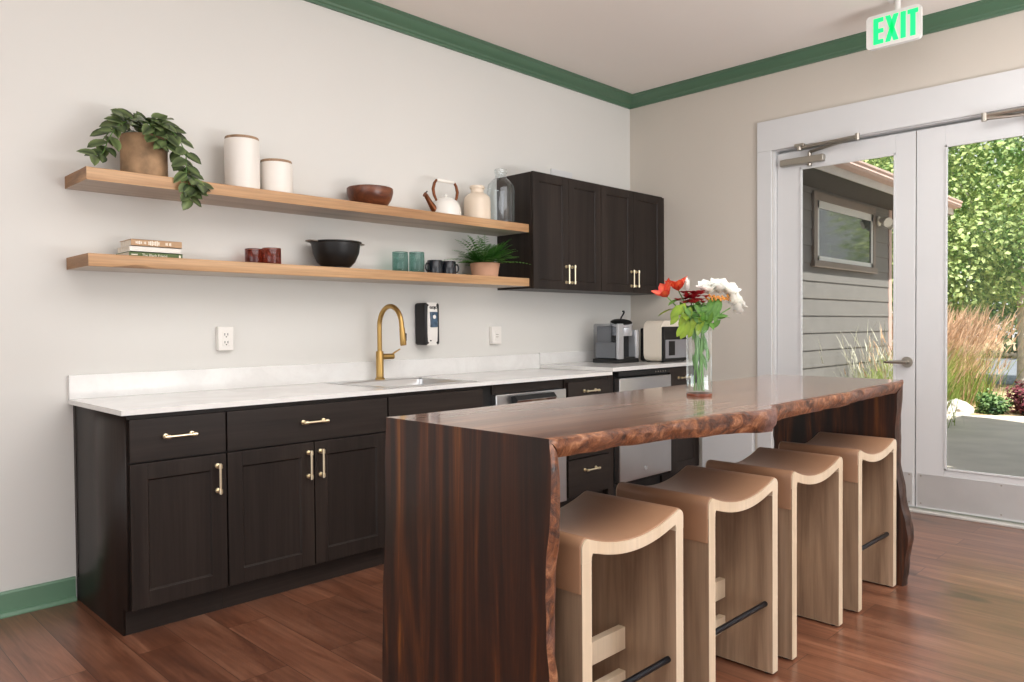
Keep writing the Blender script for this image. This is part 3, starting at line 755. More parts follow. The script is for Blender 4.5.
# exit sign
M['exit_white'] = plain('sign_plastic', srgb(226, 224, 220), .4, var=.01)
def emis(name, col, st):
    t = NT(name); t.link(t.ramp(t.noise(t.coords(), 3), [(.3, tuple(c * .9 for c in col[:3]) + (1,)), (.7, col)]), t.b.inputs['Emission Color']); t.set(Emission_Strength=st, Base_Color=col); return t.m
M['exit_green'] = emis('exit_green', srgb(14, 222, 122), .8)
EX, EY, EZ = 3.6, -2.147, 2.82
o = thing('exit_sign', 'white EXIT sign with lit green letters hanging from the ceiling', 'exit sign', (EX, EY, EZ))
b = MB(); b.prism([(p_[0], p_[1]) for p_ in rr(-.143, .143, -.093, .093, .02, 0)], 'x', -.016, .016); b.build('sign_face', M['exit_white'], o)
b = MB(); b.box(-.03, .03, -.07, .03, CH - EZ - .014, CH - EZ - .0005, .003); b.tube([(0, -.02, .09), (0, -.02, CH - EZ - .012)], .016, 12); b.build('canopy', M['exit_white'], o)
b = MB(); hh, st_ = .073, .027
def stroke(poly): b.prism([(-y, z) for y, z in poly], 'x', -.0175, -.0155)
def rect(y0, y1, z0, z1): stroke([(y0, z0), (y1, z0), (y1, z1), (y0, z1)])
rect(-.104, -.104 + st_, -hh, hh)
for z in (-hh, -st_ * .45, hh - st_ * .9): rect(-.104 + st_, -.05, z, z + st_ * .9)
stroke([(-.041, -hh), (-.014, -hh), (.03, hh), (.003, hh)]); stroke([(.003, -hh), (.03, -hh), (-.014, hh), (-.041, hh)])
rect(.04, .04 + st_, -hh, hh)
rect(.076, .14 - .01, hh - st_ * .9, hh); rect(.09, .09 + st_, -hh, hh - st_ * .9)
b.build('lettering', M['exit_green'], o, smooth=False, weld=False)

# ------------------------------------------------------------------ countertop machines
CZ = .8905
M['silver'] = plain('silver_plastic', srgb(196, 198, 202), .3, .6, var=.02)
M['graphite'] = plain('graphite_plastic', srgb(132, 134, 137), .35, .2, var=.05)
o = thing('coffee_maker', 'black and silver pod coffee maker with raised lid on the raised worktop', 'coffee maker', (3.40, -.37, CZ))
MB().box(.0, .26, .0, .23, 0, .03, .006).build('base', M['black'], o)
MB().box(.045, .25, .1, .23, .028, .27, .012).build('body', M['graphite'], o)
MB().box(.0, .055, .015, .225, .03, .285, .012).build('water_tank', M['tank'], o)
MB().box(.012, .046, .03, .21, .035, .15, .004).build('water', M['graphite'], o)
MB().box(.0, .062, -.008, .016, .03, .285, .006).build('side_column', M['silver'], o)
MB().box(.215, .26, -.004, .1, .03, .24, .012).build('right_column', M['silver'], o)
MB().box(.062, .216, .06, .1, .03, .2, .003).build('cup_recess', M['black'], o)
hd = MB(); hd.lathe([(0, .195), (.075, .195), (.078, .2), (.078, .262), (.07, .268), (0, .268)], (.14, .07, 0), 32, 1, 1); hd.build('brew_head', M['silver'], o)
MB().box(.07, .21, .0, .09, .03, .042, .004).build('drip_tray', M['blackm'], o)
ld = MB(); ld.lathe([(0, 0), (.078, 0), (.08, .006), (.079, .026), (.07, .032), (0, .034)], seg=32); ld.xf(Matrix.Translation((.135, .07, .272)) @ Matrix.Rotation(-.16, 4, 'Y') @ Matrix.Rotation(.2, 4, 'X')); l_ = ld.build('lid', M['black'], o)
lb = MB(); lb.lathe([(.0795, .003), (.0825, .006), (.082, .022), (.0785, .024)], seg=32); lb.xf(Matrix.Translation((.135, .07, .272)) @ Matrix.Rotation(-.16, 4, 'Y') @ Matrix.Rotation(.2, 4, 'X')); lb.build('lid_band', M['silver'], l_)
MB().tube([(.14, .08, .30), (.15, .08, .33), (.165, .075, .35), (.172, .07, .366), (.162, .065, .376), (.142, .06, .374)], .006, 8).build('lid_handle', M['black'], l_)

M['cream'] = plain('cream_plastic', srgb(230, 220, 204), .35, var=.01)
o = thing('countertop_oven', 'cream rounded countertop appliance with black and grey front in the corner', 'appliance', (3.68, -.56, CZ))
b = MB(); W_, H_ = .35, .305
prof = rr(0, W_, 0.006, H_, .06, 0, 6); prof = [(x, max(z, .006) if True else z) for x, z, _ in prof]
b.prism(prof, 'y', .012, .165); b.build('shell', M['cream'], o)
MB().box(.02, W_ - .02, .165, .21, .006, .25, .01).build('rear_housing', M['black'], o)
b = MB(); pr2 = [(x, z) for x, z, _ in rr(.006, W_ - .006, .008, H_ - .045, .012, 0, 4)]; b.prism(pr2, 'y', -.004, .013); bz = b.build('bezel', M['black'], o)
MB().box(.03, W_ - .03, -.007, -.003, .03, .165, .003).build('grey_panel', M['graphite_l'] if 'graphite_l' in M else plain('grey_panel', srgb(138, 138, 142), .4), bz)
MB().box(.07, .15, -.010, -.006, .05, .155, .01).build('dark_slot', M['black'], bz)
for x in (.04, W_ - .04):
    for y in (.03, .15): MB().tube([(x, y, 0), (x, y, .008)], .012, 10).build('foot', M['black'], o)

# white low panel on the side wall
o = MB().box(4.03, 4.0695, -1.075, -.668, .0, .74, .006).build('wall_panel', M['white']); tag(o, 'plain low white panel on the side wall between corner cabinet and doorway', 'panel')

# ------------------------------------------------------------------ live edge table
T = thing('live_edge_table', 'long dark walnut counter table with wavy live edge and slab legs', 'table', (0, 0, 0))
TZ = .911; X0, X1 = .298, 2.662
fe = [(.298, -2.495), (.38, -2.508), (.46, -2.514), (.6, -2.527), (.7, -2.528), (.82, -2.54), (.96, -2.548), (1.05, -2.568), (1.13, -2.596), (1.19, -2.60), (1.24, -2.575), (1.29, -2.55), (1.48, -2.547), (1.73, -2.545), (1.9, -2.555), (2.05, -2.532), (2.3, -2.525), (2.57, -2.515), (2.662, -2.492)]
tk = [(.298, .048), (.5, .047), (.7, .05), (.97, .062), (1.12, .066), (1.2, .07), (1.28, .056), (1.5, .052), (2.2, .05), (2.662, .05)]
def lerp(tab, x):
    if x <= tab[0][0]: return tab[0][1]
    for (a, b_), (c_, d_) in zip(tab, tab[1:]):
        if x <= c_:
            u = (x - a) / (c_ - a); u = u * u * (3 - 2 * u); return b_ + (d_ - b_) * u
    return tab[-1][1]
def nz(x, y=0, z=0): return mnoise.noise(Vector((x, y, z)))
b = MB(); N = 180; secs = []
for i in range(N + 1):
    u = i / N; xt = X0 + (X1 - X0) * u; xb = X0 + .047 + (X1 - X0 - .097) * u
    yf = lerp(fe, xt) + .004 * nz(xt * 14) + .002 * nz(xt * 40); t = lerp(tk, xt) + .004 * nz(xt * 11, 3)
    yb = -1.893 + .02 * nz(xt * 1.7, 7) + .004 * nz(xt * 9, 2)
    if u < .03: yb = yb * (u / .03) + -1.882 * (1 - u / .03)
    sec = [(xt, yb, TZ), (xt, -2.2, TZ), (xt, yf + .012, TZ)]
    for k in range(7):
        a = k / 6; x = xt + (xb - xt) * a
        bulge = -.004 * math.sin(PI * a) + .016 * a * a - .003 * (1 - a)
        sec.append((x, yf + bulge + .0045 * nz(xt * 18, k * .9), TZ - .003 - (t - .003) * a))
    sec += [(xb, yf + .05, TZ - t - .001), (xb, -2.2, TZ - .055), (xb, yb - .02, TZ - .055), (xb + (xt - xb) * .5, yb + .004, TZ - .03)]
    secs.append(sec)
b.loft(secs, True, True)
b.bm.faces.ensure_lookup_table()
for f in b.bm.faces:
    c_ = f.calc_center_median()
    f.material_index = 0
    if len(f.verts) <= 4:
        yf = lerp(fe, c_.x)
        if c_.y < yf + .03 and c_.z < TZ - .0012: f.material_index = 1
        elif c_.y > -1.92 and c_.z < TZ - .002: f.material_index = 1
top = b.build('tabletop', [M['slab_top'], M['bark']], T, ang=50)
def tleg(xo, xi, front, back, name='leg', bk='bark'):
    b = MB(); N = 60; secs = []
    for i in range(N + 1):
        u = i / N; zo = TZ * u if True else 0; zi = (TZ - .0555) * u
        yf = lerp(front, zo) + .0015 * nz(zo * 10, xo * 9) ; yb = lerp(back, zo) + .003 * nz(zo * 12, xo * 5 + 4)
        P = lambda a, y, ex=0: (xo + (xi - xo) * a, y, zo + (zi - zo) * a)
        sec = [P(0, yb - .003), P(0, (yf + yb) / 2), P(0, yf + .008)]
        for k in range(6):
            a = k / 5; sec.append(P(a, yf - .003 * math.sin(PI * a) + .004 * nz(zo * 16, k * .8, xo) + .008 * a * a))
        sec += [P(1, (yf + yb) / 2), P(1, yb - .012)]
        for k in range(3): sec.append(P(1 - (k + 1) / 4, yb + .004 * nz(zo * 18, k, 2)))
        secs.append(sec)
    b.loft(secs, True, True)
    for f in b.bm.faces:
        c_ = f.calc_center_median(); zo = c_.z * (TZ / (TZ - .03)) if abs(c_.x - xo) > .01 else c_.z
        lo, hi = min(xo, xi), max(xo, xi)
        if len(f.verts) <= 4 and lo + .0015 < c_.x < hi - .0015: f.material_index = 1
    return b.build(name, [M['slab_leg'], M[bk]], T, ang=50)
tleg(.298, .338, [(0, -2.512), (.2, -2.502), (.36, -2.493), (.43, -2.485), (.55, -2.483), (.64, -2.486), (.73, -2.500), (.82, -2.502), (.911, -2.497)], [(0, -1.846), (.16, -1.85), (.39, -1.855), (.62, -1.872), (.76, -1.872), (.911, -1.880)])
tleg(2.662, 2.612, [(0, -2.515), (.1, -2.525), (.22, -2.54), (.3, -2.53), (.4, -2.507), (.55, -2.487), (.73, -2.485), (.911, -2.494)], [(0, -1.9), (.5, -1.91), (.911, -1.893)], bk='bark_dark')

# ------------------------------------------------------------------ stools
def make_stool():
    root = thing('bar_stool', '', 'stool', (0, 0, 0), 0, 'wood and leather counter stools')
    W = .44; D0, D1 = 0, .335; HT = .655; tl = .036; R = .022
    def ztop(x): return HT - .038 * (1 - min(1, abs(x - W / 2) / (W / 2 - R)) ** 2)
    def zbot(x): return ztop(x) - .03
    # legs: side panels, walnut faces with maple edges
    for sx in (0, 1):
        xo, xi = (0, tl) if sx == 0 else (W, W - tl)
        b = MB(); x0, x1 = min(xo, xi), max(xo, xi)
        b.box(x0, x1, D0, D1, .008, .60, .0015)
        for f in b.bm.faces:
            f.material_index = 0 if abs(f.normal.x) > .9 and f.calc_area() > .05 else 1
        b.build('side_panel', [M['walnut_v'], M['maple']], root, weld=False)
        for y in (D0 + .03, D1 - .03): MB().tube([((x0 + x1) / 2, y, 0), ((x0 + x1) / 2, y, .009)], .009, 10).build('foot_glide', M['black'], root)
    # seat shell: bent band joining both panels
    outer = [(0, .60)]; inner = [(tl, .60)]
    outer.append((0, HT - R))
    for i in range(1, 7):
        a = PI - PI / 2 * i / 6; outer.append((R + R * math.cos(a), HT - R + R * math.sin(a)))
    n = 24
    for i in range(1, n): x = R + (W - 2 * R) * i / n; outer.append((x, ztop(x)))
    for i in range(0, 6):
        a = PI / 2 - PI / 2 * i / 6; outer.append((W - R + R * math.cos(a), HT - R + R * math.sin(a)))
    outer += [(W, HT - R), (W, .60)]
    inner = [(tl, .60), (tl, zbot(tl) - .012), (tl + .004, zbot(tl) - .003)]
    for i in range(1, n): x = tl + .008 + (W - 2 * tl - .016) * i / n; inner.append((x, zbot(x)))
    inner += [(W - tl - .004, zbot(tl) - .003), (W - tl, zbot(tl) - .012), (W - tl, .60)]
    poly = outer + inner[::-1]
    b = MB()
    A = [b.bm.verts.new((x, D0, z)) for x, z in poly]; B = [b.bm.verts.new((x, D1, z)) for x, z in poly]
    m = len(poly)
    for i in range(m): b.face((A[i], A[(i + 1) % m], B[(i + 1) % m], B[i]))
    f1 = b.face(A[::-1]); f2 = b.face(B)
    bmesh.ops.triangulate(b.bm, faces=[f1, f2])
    b.build('seat_shell', M['maple'], root)
    # leather cover, draped over both sides
    th = .0035; e = .004
    def off(P):
        out = []
        for i, (x, z) in enumerate(P):
            a = P[max(0, i - 1)]; c = P[min(len(P) - 1, i + 1)]; tx, tz = c[0] - a[0], c[1] - a[1]; l = math.hypot(tx, tz) or 1
            out.append((x - tz / l * th, z + tx / l * th))
        return out
    path = [(0, .527), (0, .56)] + outer[0:] + [(W, .56), (W, .527)]
    path = [p for i, p in enumerate(path) if i == 0 or p != path[i - 1]]
    op = off(path); b = MB()
    ys = [D0 + e, D0 + e + .003, D1 - e - .003, D1 - e]; secs = []
    for j, y in enumerate(ys):
        k = .4 if j in (0, 3) else 1
        secs.append([(p[0] + (q[0] - p[0]) * k, y, p[1] + (q[1] - p[1]) * k) for p, q in zip(path, op)])
    b.loft(secs)
    R0 = secs[0]; R1 = secs[-1]
    b.loft([[(p[0], D0 + e, p[1]) for p in path], R0]); b.loft([[(p[0], D1 - e, p[1]) for p in path], R1])
    b.loft([[(path[0][0], y, path[0][1]) for y in ys], [s_[0] for s_ in secs]]); b.loft([[(path[-1][0], y, path[-1][1]) for y in ys], [s_[-1] for s_ in secs]])
    tag(b.build('seat_cover', M['leather'], root, ang=60), 'tan leather seat cover hanging down both sides')
    for z0, z1 in ((.222, .287), (.104, .158)):
        MB().box(tl, W - tl, .172, .197, z0, z1, .002).build('rail', M['maple'], root)
    tag(MB().tube([(tl, .027, .236), (W - tl, .027, .236)], .009, 14).build('foot_bar', M['barblack'], root), 'black metal foot bar')
    return root
M['barblack'] = plain('black_bar', srgb(40, 42, 48), .3, .8, var=.05)
st = make_stool()
labs = ['leather-topped bar stool nearest the near slab leg of the table', 'second bar stool from the near slab leg, both pale rails showing',
        'third bar stool from the near slab leg, turned with no foot bar showing', 'farthest bar stool, beside the table leg closest to the glass doors']
for i, x in enumerate((.42, 0.998, 1.548, 2.150)):
    o = st if i == 0 else copy_tree(st)
    o.location = (x, -2.49, 0); o['label'] = labs[i]
    if i == 2: o.location = (x + .44, -2.49 + .335, 0); o.rotation_euler = (0, 0, PI); [setattr(c_, 'location', (0, -.034, 0)) for c_ in o.children if c_.name.startswith('rail')]      # turned round, foot bar on the far side

# ------------------------------------------------------------------ vase and flowers
VX, VY = 1.42, -2.207
v = thing('glass_vase', 'tall clear glass cylinder vase of water on the wooden table', 'vase', (VX, VY, TZ + .0005))
MB().lathe([(0, .009), (.0445, .009), (.0445, .232), (.043, .2335), (.0415, .232)], seg=48).build('glass', M['glass'], v)
MB().lathe([(0, .0145), (.041, .0145), (.041, .15), (0, .15)], seg=32).build('water', M['water'], v)
M['refracted_base'] = plain('refracted_table_brown', srgb(112, 60, 40), .2, var=.15)
MB().lathe([(0, -.0002), (.045, -.0002), (.0455, .003), (.045, .009), (0, .009)], seg=40).build('foot', M['refracted_base'], v)  # disc painted table brown, standing for refraction through the clear glass base
def stem(name, label, tip, base, grp, mid=.25):
    t = thing(name, label, 'flower', (VX, VY, TZ), 0, grp)
    tip = Vector(tip) - Vector((VX, VY, TZ)); base = Vector(base); rim = Vector((tip.x * .18, tip.y * .18, .232))
    l = math.hypot(rim.x, rim.y)
    if l > .034: rim.x *= .034 / l; rim.y *= .034 / l
    P = [base, base * .5 + rim * .5, rim, rim * .5 + tip * .5 + Vector((0, 0, .01)), tip]
    MB().tube([cr(P, i / 12) for i in range(13)], .0024, 6).build('stem', M['stem'], t)
    return t, tip, P
def bloom(par, c, ax, n, L, W, mat, spread, name='petals', layers=1, rs=1, mid=.5, edge=.1):
    lm = LM(); ax = Vector(ax).normalized(); u = ax.orthogonal().normalized(); w = ax.cross(u); r = random.Random(rs)
    for ly in range(layers):
        for k in range(n):
            a = 2 * PI * k / n + ly * .5 + r.uniform(-.15, .15); sp = spread * (1 - .28 * ly) + r.uniform(-.1, .1)
            d = ax * math.cos(sp) + (u * math.cos(a) + w * math.sin(a)) * math.sin(sp)
            lm.leaf(Vector(c), d, ax, L * r.uniform(.85, 1.1) * (1 - .15 * ly), W, .3, .25 * (1 if spread > .9 else -.2), mid, edge, 5)
    return lm.build(name, mat, par)
def leaves(par, P, ts, L, W, mat, rs, name='leaves'):
    lm = LM(); r = random.Random(rs)
    for t in ts:
        q = cr(P, t); a = r.uniform(0, 2 * PI)
        lm.leaf(q, (math.cos(a), math.sin(a), r.uniform(-.1, .7)), (0, 0, 1), L * r.uniform(.7, 1.2), W * r.uniform(.8, 1.2), .2, .4, .6, .25, 5)
    return lm.build(name, mat, par)
RT = Vector((.704, -.71, 0))  # across the vase as the room's diagonal runs
def vp(a, z, dep=0): return (VX + RT.x * a + .71 * dep, VY + RT.y * a + .704 * dep, z)
GR = 'flower stems in the glass vase'
t, tip, P = stem('red_lily', 'orange-red trumpet flower at the vase bouquet\'s outer left side', vp(-.112, 1.262), (.012, .01, .018), GR)
bloom(t, tip, (-.45, .2, .75), 6, .066, .036, M['red'], .85, rs=1, layers=1, mid=.6, edge=.0); leaves(t, P, (.62, .7, .78, .9), .07, .026, M['yleaf'], 3)
t, tip, P = stem('red_lily', 'orange-red trumpet flower standing highest in the vase bouquet', vp(-.068, 1.285, .02), (-.01, .014, .018), GR)
bloom(t, tip, (-.2, .1, 1), 6, .064, .036, M['red'], .8, rs=2, mid=.7, edge=.05); leaves(t, P, (.6, .68, .8, .85), .075, .032, M['gleaf'], 5)
t, tip, P = stem('red_cluster_flower', 'dark red clustered flower in the middle of the vase bouquet', vp(-.028, 1.258, -.02), (.004, -.016, .018), GR)
r_ = random.Random(4); lmx = LM()
for k in range(46):
    a = r_.uniform(0, 2 * PI); rr_ = r_.uniform(0, .046); q = Vector((tip.x + RT.x * rr_ * math.cos(a) * 1.2 + .7 * rr_ * math.sin(a), tip.y + RT.y * rr_ * math.cos(a) * 1.2 + .7 * rr_ * math.sin(a), tip.z + r_.uniform(-.02, .018)))
    for j in range(5):
        aa = j * 2 * PI / 5 + k; lmx.leaf(q, (math.cos(aa), math.sin(aa), .7), (0, 0, 1), .02, .016, .2, .2, .5 * r_.random(), .1, 3)
lmx.build('petals', M['crimson'], t); leaves(t, P, (.58, .66, .72, .8, .86), .06, .024, M['gleaf'], 8)
t, tip, P = stem('white_bud_flower', 'pointed white flower bud behind the red blooms', vp(-.03, 1.285, .045), (.016, 0, .018), GR)
bloom(t, tip, (-.05, 0, 1), 5, .05, .016, M['wpetal'], .22, rs=7); leaves(t, P, (.65, .75), .06, .02, M['gleaf'], 11)
t, tip, P = stem('white_lily', 'large white flower with tan centre at the top right of the bouquet', vp(.062, 1.262), (-.014, -.008, .018), GR)
for j, (dx, dz) in enumerate(((-.03, .012), (.004, .014), (.036, .006))):
    q = Vector((tip.x + RT.x * dx, tip.y + RT.y * dx, tip.z + dz)); bloom(t, q, (RT.x * dx * 8 - .3, RT.y * dx * 8 - .4, 1), 9, .056, .046, M['wpetal'], .85, layers=3, rs=20 + j)
s2 = MB(); r_ = random.Random(9)
for k in range(22):
    a = -.045 + .09 * k / 21; q = Vector((tip.x + RT.x * a - .012, tip.y + RT.y * a - .014, tip.z + r_.uniform(-.008, .01))); s2.tube([q, q + Vector((r_.uniform(-.01, .01), -.006, -.008))], .0038, 6)
s2.build('centre', M['orange'], t); leaves(t, P, (.55, .62, .7, .76, .82, .88), .075, .028, M['gleaf'], 14)
t, tip, P = stem('white_lily', 'white double flower drooping at the far right of the bouquet', vp(.108, 1.222, -.01), (0, .012, .018), GR)
for j, (dx, dz) in enumerate(((-.008, .018), (.008, -.012), (.016, .014))):
    q = Vector((tip.x + RT.x * dx, tip.y + RT.y * dx, tip.z + dz)); bloom(t, q, (RT.x * .6, RT.y * .6 - .2, .5), 8, .046, .04, M['wpetal'], .9, layers=3, rs=30 + j)
leaves(t, P, (.6, .68), .06, .022, M['gleaf'], 17)
t, tip, P = stem('leafy_sprig', 'lime-green leafy sprig hanging over the vase rim', vp(-.066, 1.205, -.03), (-.012, -.004, .018), GR)
lm = LM(); r_ = random.Random(21)
for (a, z, L_) in ((-.088, 1.235, .062), (-.06, 1.21, .065), (-.1, 1.2, .045), (-.055, 1.178, .07), (-.03, 1.19, .05), (-.075, 1.165, .05), (.0, 1.2, .05), (-.01, 1.17, .045), (-.1, 1.225, .045), (-.07, 1.24, .05), (-.045, 1.225, .05), (-.04, 1.155, .04)):
    q = Vector(vp(a * .8, z, -.03)) - Vector((VX, VY, TZ)); lm.leaf(q, (RT.x * (a * 6), RT.y * (a * 6), -.75), (-.7, -.7, .3), L_, L_ * .5, .25, .1, .6, .3, 5)
lm.build('leaves', M['yleaf'], t)
t, tip, P = stem('leafy_sprig', 'mid-green leafy sprig below the white blooms', vp(.045, 1.21, .0), (.008, -.012, .018), GR)
lm = LM()
for (a, z, L_) in ((.02, 1.18, .08), (.04, 1.2, .085), (.055, 1.215, .07), (.025, 1.22, .075), (.06, 1.19, .05), (.01, 1.15, .06), (.07, 1.22, .05), (.0, 1.21, .05)):
    q = Vector(vp(a * .8, z - .02, -.02)) - Vector((VX, VY, TZ)); lm.leaf(q, (RT.x * .4, RT.y * .4, .9), (-.7, -.7, .2), L_, L_ * .36, .25, .15, .6, .25, 5)
for k in range(26):
    q = vp(r_.uniform(-.06, .05), r_.uniform(1.15, 1.225), r_.uniform(-.04, .03)); lm.leaf(Vector(q) - Vector((VX, VY, TZ)), (RT.x * r_.uniform(-1, 1), RT.y * r_.uniform(-1, 1), r_.uniform(-.2, 1)), (-.7, -.7, .3), r_.uniform(.035, .06), .02, .2, .2, .6, .2, 4)
for k in range(14):
    lm.leaf((r_.uniform(-.022, .022), r_.uniform(-.022, .022), r_.uniform(.08, .2)), (r_.uniform(-.2, .2), r_.uniform(-.2, .2), 1), (-.7, -.7, 0), .06, .014, .2, .1, .4, .1, 4)
lm.build('leaves', M['gleaf'], t)

# ------------------------------------------------------------------ outside
M['concrete'] = plain('patio_concrete', srgb(196, 186, 174), .85, var=.1, vscale=2.5, bump=.1)
M['mulch'] = plain('pale_gravel', srgb(172, 150, 118), .95, var=.3, vscale=18, bump=.3)
M['asphalt'] = plain('blue_grey_asphalt', srgb(120, 124, 134), .85, var=.1, vscale=4)
M['kerb'] = plain('bright_kerb', srgb(235, 232, 225), .8, var=.04)
sbox('ground_outside', M['mulch'], (4.23, 70, -20, 40, -.5, -.06))
b = MB(); b.prism([(4.22, -8), (11.6, -4.4), (9.72, -.62), (9.72, -.0), (4.22, 0)], 'z', -.3, -.03); struct(b.build('patio', M['concrete']))
b = MB(); b.prism([(11.6, -4.4), (9.72, -.62), (9.8, -.57), (11.72, -4.35)], 'z', -.3, -.02); struct(b.build('kerb', M['kerb']))
b = MB(); b.prism([(16.4, -12), (29, -12), (29, 30), (16.4, 30)], 'z', -.06, -.05); struct(b.build('road', M['asphalt']))

M['siding'] = plain('grey_siding', srgb(112, 109, 107), .7, var=.06, vscale=5, bump=.1)
M['fascia'] = plain('pinkish_gutter', srgb(196, 168, 160), .5, var=.05)
M['fascia2'] = plain('pale_fascia', srgb(206, 200, 196), .5, var=.04)
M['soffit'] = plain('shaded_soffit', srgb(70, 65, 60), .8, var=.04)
M['winframe'] = plain('taupe_window_casing', srgb(128, 116, 108), .6, var=.05)
M['roofing'] = plain('dark_roofing', srgb(84, 80, 78), .9, var=.2, vscale=20)
bd = thing('grey_building', 'grey lap-sided building wing with a white window seen through the doors', 'building', (0, 0, 0))
YW = -.2
b = MB(); z = -.05; ex = .186; lap = .012
while z < 2.72:
    zz = min(z + ex, 2.74)
    b.prism([(YW, zz), (YW - .002, zz), (YW - lap, z + .012), (YW - lap, z), (YW, z)], 'x', 4.24, 9.42); z += ex
b.box(4.24, 9.42, YW, YW + .12, -.05, 2.74); b.box(9.3, 9.42, YW, 2.5, -.05, 2.74)
b.build('siding', M['siding'], bd, smooth=False, weld=False)
MB().box(9.40, 9.50, YW - .02, YW + .1, -.05, 2.74, .004).build('corner_board', M['fascia'], bd)
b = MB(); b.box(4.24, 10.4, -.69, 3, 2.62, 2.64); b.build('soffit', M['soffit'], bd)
b = MB(); b.box(4.24, 10.4, -.70, -.68, 2.6, 2.72, .003); b.box(10.38, 10.4, -.7, 3, 2.6, 2.72); b.build('fascia', M['fascia2'], bd)
b = MB(); pr = [(-.70, 2.68), (-.775, 2.69), (-.79, 2.715), (-.785, 2.74), (-.80, 2.755), (-.80, 2.775), (-.785, 2.775), (-.70, 2.77)]; b.prism(pr, 'x', 4.24, 10.42); b.build('gutter', M['fascia'], bd, ang=20)
b = MB(); b.prism([(-.78, 2.765), (3, 3.4), (3, 3.3), (-.7, 2.70)], 'x', 4.24, 10.4); b.build('roof', M['roofing'], bd)
wx0, wx1, wz0, wz1 = 7.06, 8.88, 1.775, 2.585
b = MB(); c_ = .09; yo = YW - .035
b.box(wx0, wx1, yo, YW, wz1 - c_, wz1, .004); b.box(wx0 - .02, wx1 + .02, yo - .015, YW, wz0, wz0 + c_ * .8, .004); b.box(wx0, wx0 + c_, yo, YW, wz0 + c_ * .8, wz1 - c_, .004); b.box(wx1 - c_, wx1, yo, YW, wz0 + c_ * .8, wz1 - c_, .004)
wc = b.build('window_casing', M['winframe'], bd)
b = MB(); c2 = .05; ax0, ax1, az0, az1 = wx0 + c_, wx1 - c_, wz0 + c_ * .8, wz1 - c_
b.box(ax0, ax1, YW - .028, YW, az1 - c2 * 1.6, az1); b.box(ax0, ax1, YW - .028, YW, az0, az0 + c2); b.box(ax0, ax0 + c2, YW - .028, YW, az0, az1); b.box(ax1 - c2, ax1, YW - .028, YW, az0, az1)
b.build('window_sash', M['white'], wc, weld=False)
def win_glass():
    t = NT('tree_reflection_glass'); v = t.coords((1, 1, 1)); n = t.noise(v, 9, 6, .7, .5)
    t.link(t.ramp(n, [(.4, srgb(20, 28, 26)), (.58, srgb(44, 58, 52)), (.75, srgb(96, 112, 104))]), t.b.inputs['Base Color']); t.set(Roughness=.06, Specular_IOR_Level=.8); return t.m  # mottled dark greens painted in as reflected trees
MB().box(ax0 + c2 * .8, ax1 - c2 * .8, YW - .016, YW - .012, az0 + c2 * .8, az1 - c2).build('window_pane', win_glass(), wc)
b = MB(); b.tube([(9.02, YW - .015, 2.44), (9.02, YW - .03, 2.44)], .06, 14); b.tube([(9.02, YW - .03, 2.44), (9.02, YW - .08, 2.42)], .018, 8)
b.tube([(8.98, YW - .06, 2.45), (8.93, YW - .13, 2.42), (8.9, YW - .17, 2.40)], [.03, .055, .06], 14); b.tube([(9.06, YW - .06, 2.45), (9.1, YW - .13, 2.40), (9.11, YW - .17, 2.37)], [.03, .055, .06], 14); b.build('floodlight', M['plate'], bd)
# unseen walls, added only to throw shade on the patio
sbox('shade_wall_upper', M['siding'], (4.0, 4.22, -8, .15, CH + .16, 5.3))
sbox('shade_wall_side', M['siding'], (4.23, 7.6, -5.2, -4.9, -.1, 6.9))

def foliage_mesh(name, blobs, n, leafL, mat, par, rs, hollow=.62):
    r = random.Random(rs); lm = LM(); tot = sum(b_[3] * b_[3] for b_ in blobs)
    for (cx, cy, cz, R_) in blobs:
        m = int(n * R_ * R_ / tot)
        for _ in range(m):
            while True:
                d = Vector((r.uniform(-1, 1), r.uniform(-1, 1), r.uniform(-1, 1)))
                if .05 < d.length < 1: break
            d.normalize(); rad = R_ * (hollow + (1.04 - hollow) * r.random() ** .6) * (1 + .22 * nz(d.x * 3 + cx, d.y * 3, d.z * 3))
            q = Vector((cx, cy, cz)) + d * rad
            if q.z < -.05: continue
            dd = (d * .6 + Vector((r.uniform(-1, 1), r.uniform(-1, 1), r.uniform(-1, .5)))).normalized()
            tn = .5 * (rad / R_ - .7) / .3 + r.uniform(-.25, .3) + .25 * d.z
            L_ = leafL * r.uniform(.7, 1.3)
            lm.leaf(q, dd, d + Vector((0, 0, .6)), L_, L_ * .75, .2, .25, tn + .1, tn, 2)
    return lm.build(name, mat, par)
def tree(label, x, y, blobs, n, leafL, mat, rs, trunk_r=.11, fork=2.2):
    t = thing('leafy_tree', label, 'tree', (x, y, -.08), 0, 'trees outside the glass doors')
    foliage_mesh('foliage', blobs, n, leafL, M[mat], t, rs)
    b = MB(); b.tube([(0, 0, 0), (.02, 0, .8), (-.02, .03, fork), (0, 0, fork + 1.6)], [trunk_r * 1.25, trunk_r, trunk_r * .9, trunk_r * .4], 12)
    for a, h in ((.4, 1.6), (2.3, 1.9), (4.2, 1.5), (5.4, 2.0)): b.tube([(0, 0, fork - .3), (math.cos(a) * .7, math.sin(a) * .7, fork + h * .5), (math.cos(a) * 1.3, math.sin(a) * 1.3, fork + h)], [trunk_r * .6, trunk_r * .4, trunk_r * .15], 8)
    b.build('trunk', M['bark_tree'], t, weld=False)
tree('bright green leafy tree with a slim pale trunk beyond the patio', 16.0, -.42, [(0, 0, 3.9, 2.3), (-1.2, 1.2, 2.9, 1.5), (.6, -1.5, 3.4, 1.7), (-.4, .4, 5.4, 1.9), (-.6, 2.2, 4.1, 1.6), (-1.5, 1.0, 2.1, 1.0), (1, .6, 2.4, 1.3), (-1.3, -.6, 2.8, 1.2)], 38000, .09, 'tree_leaf', 3, .075)
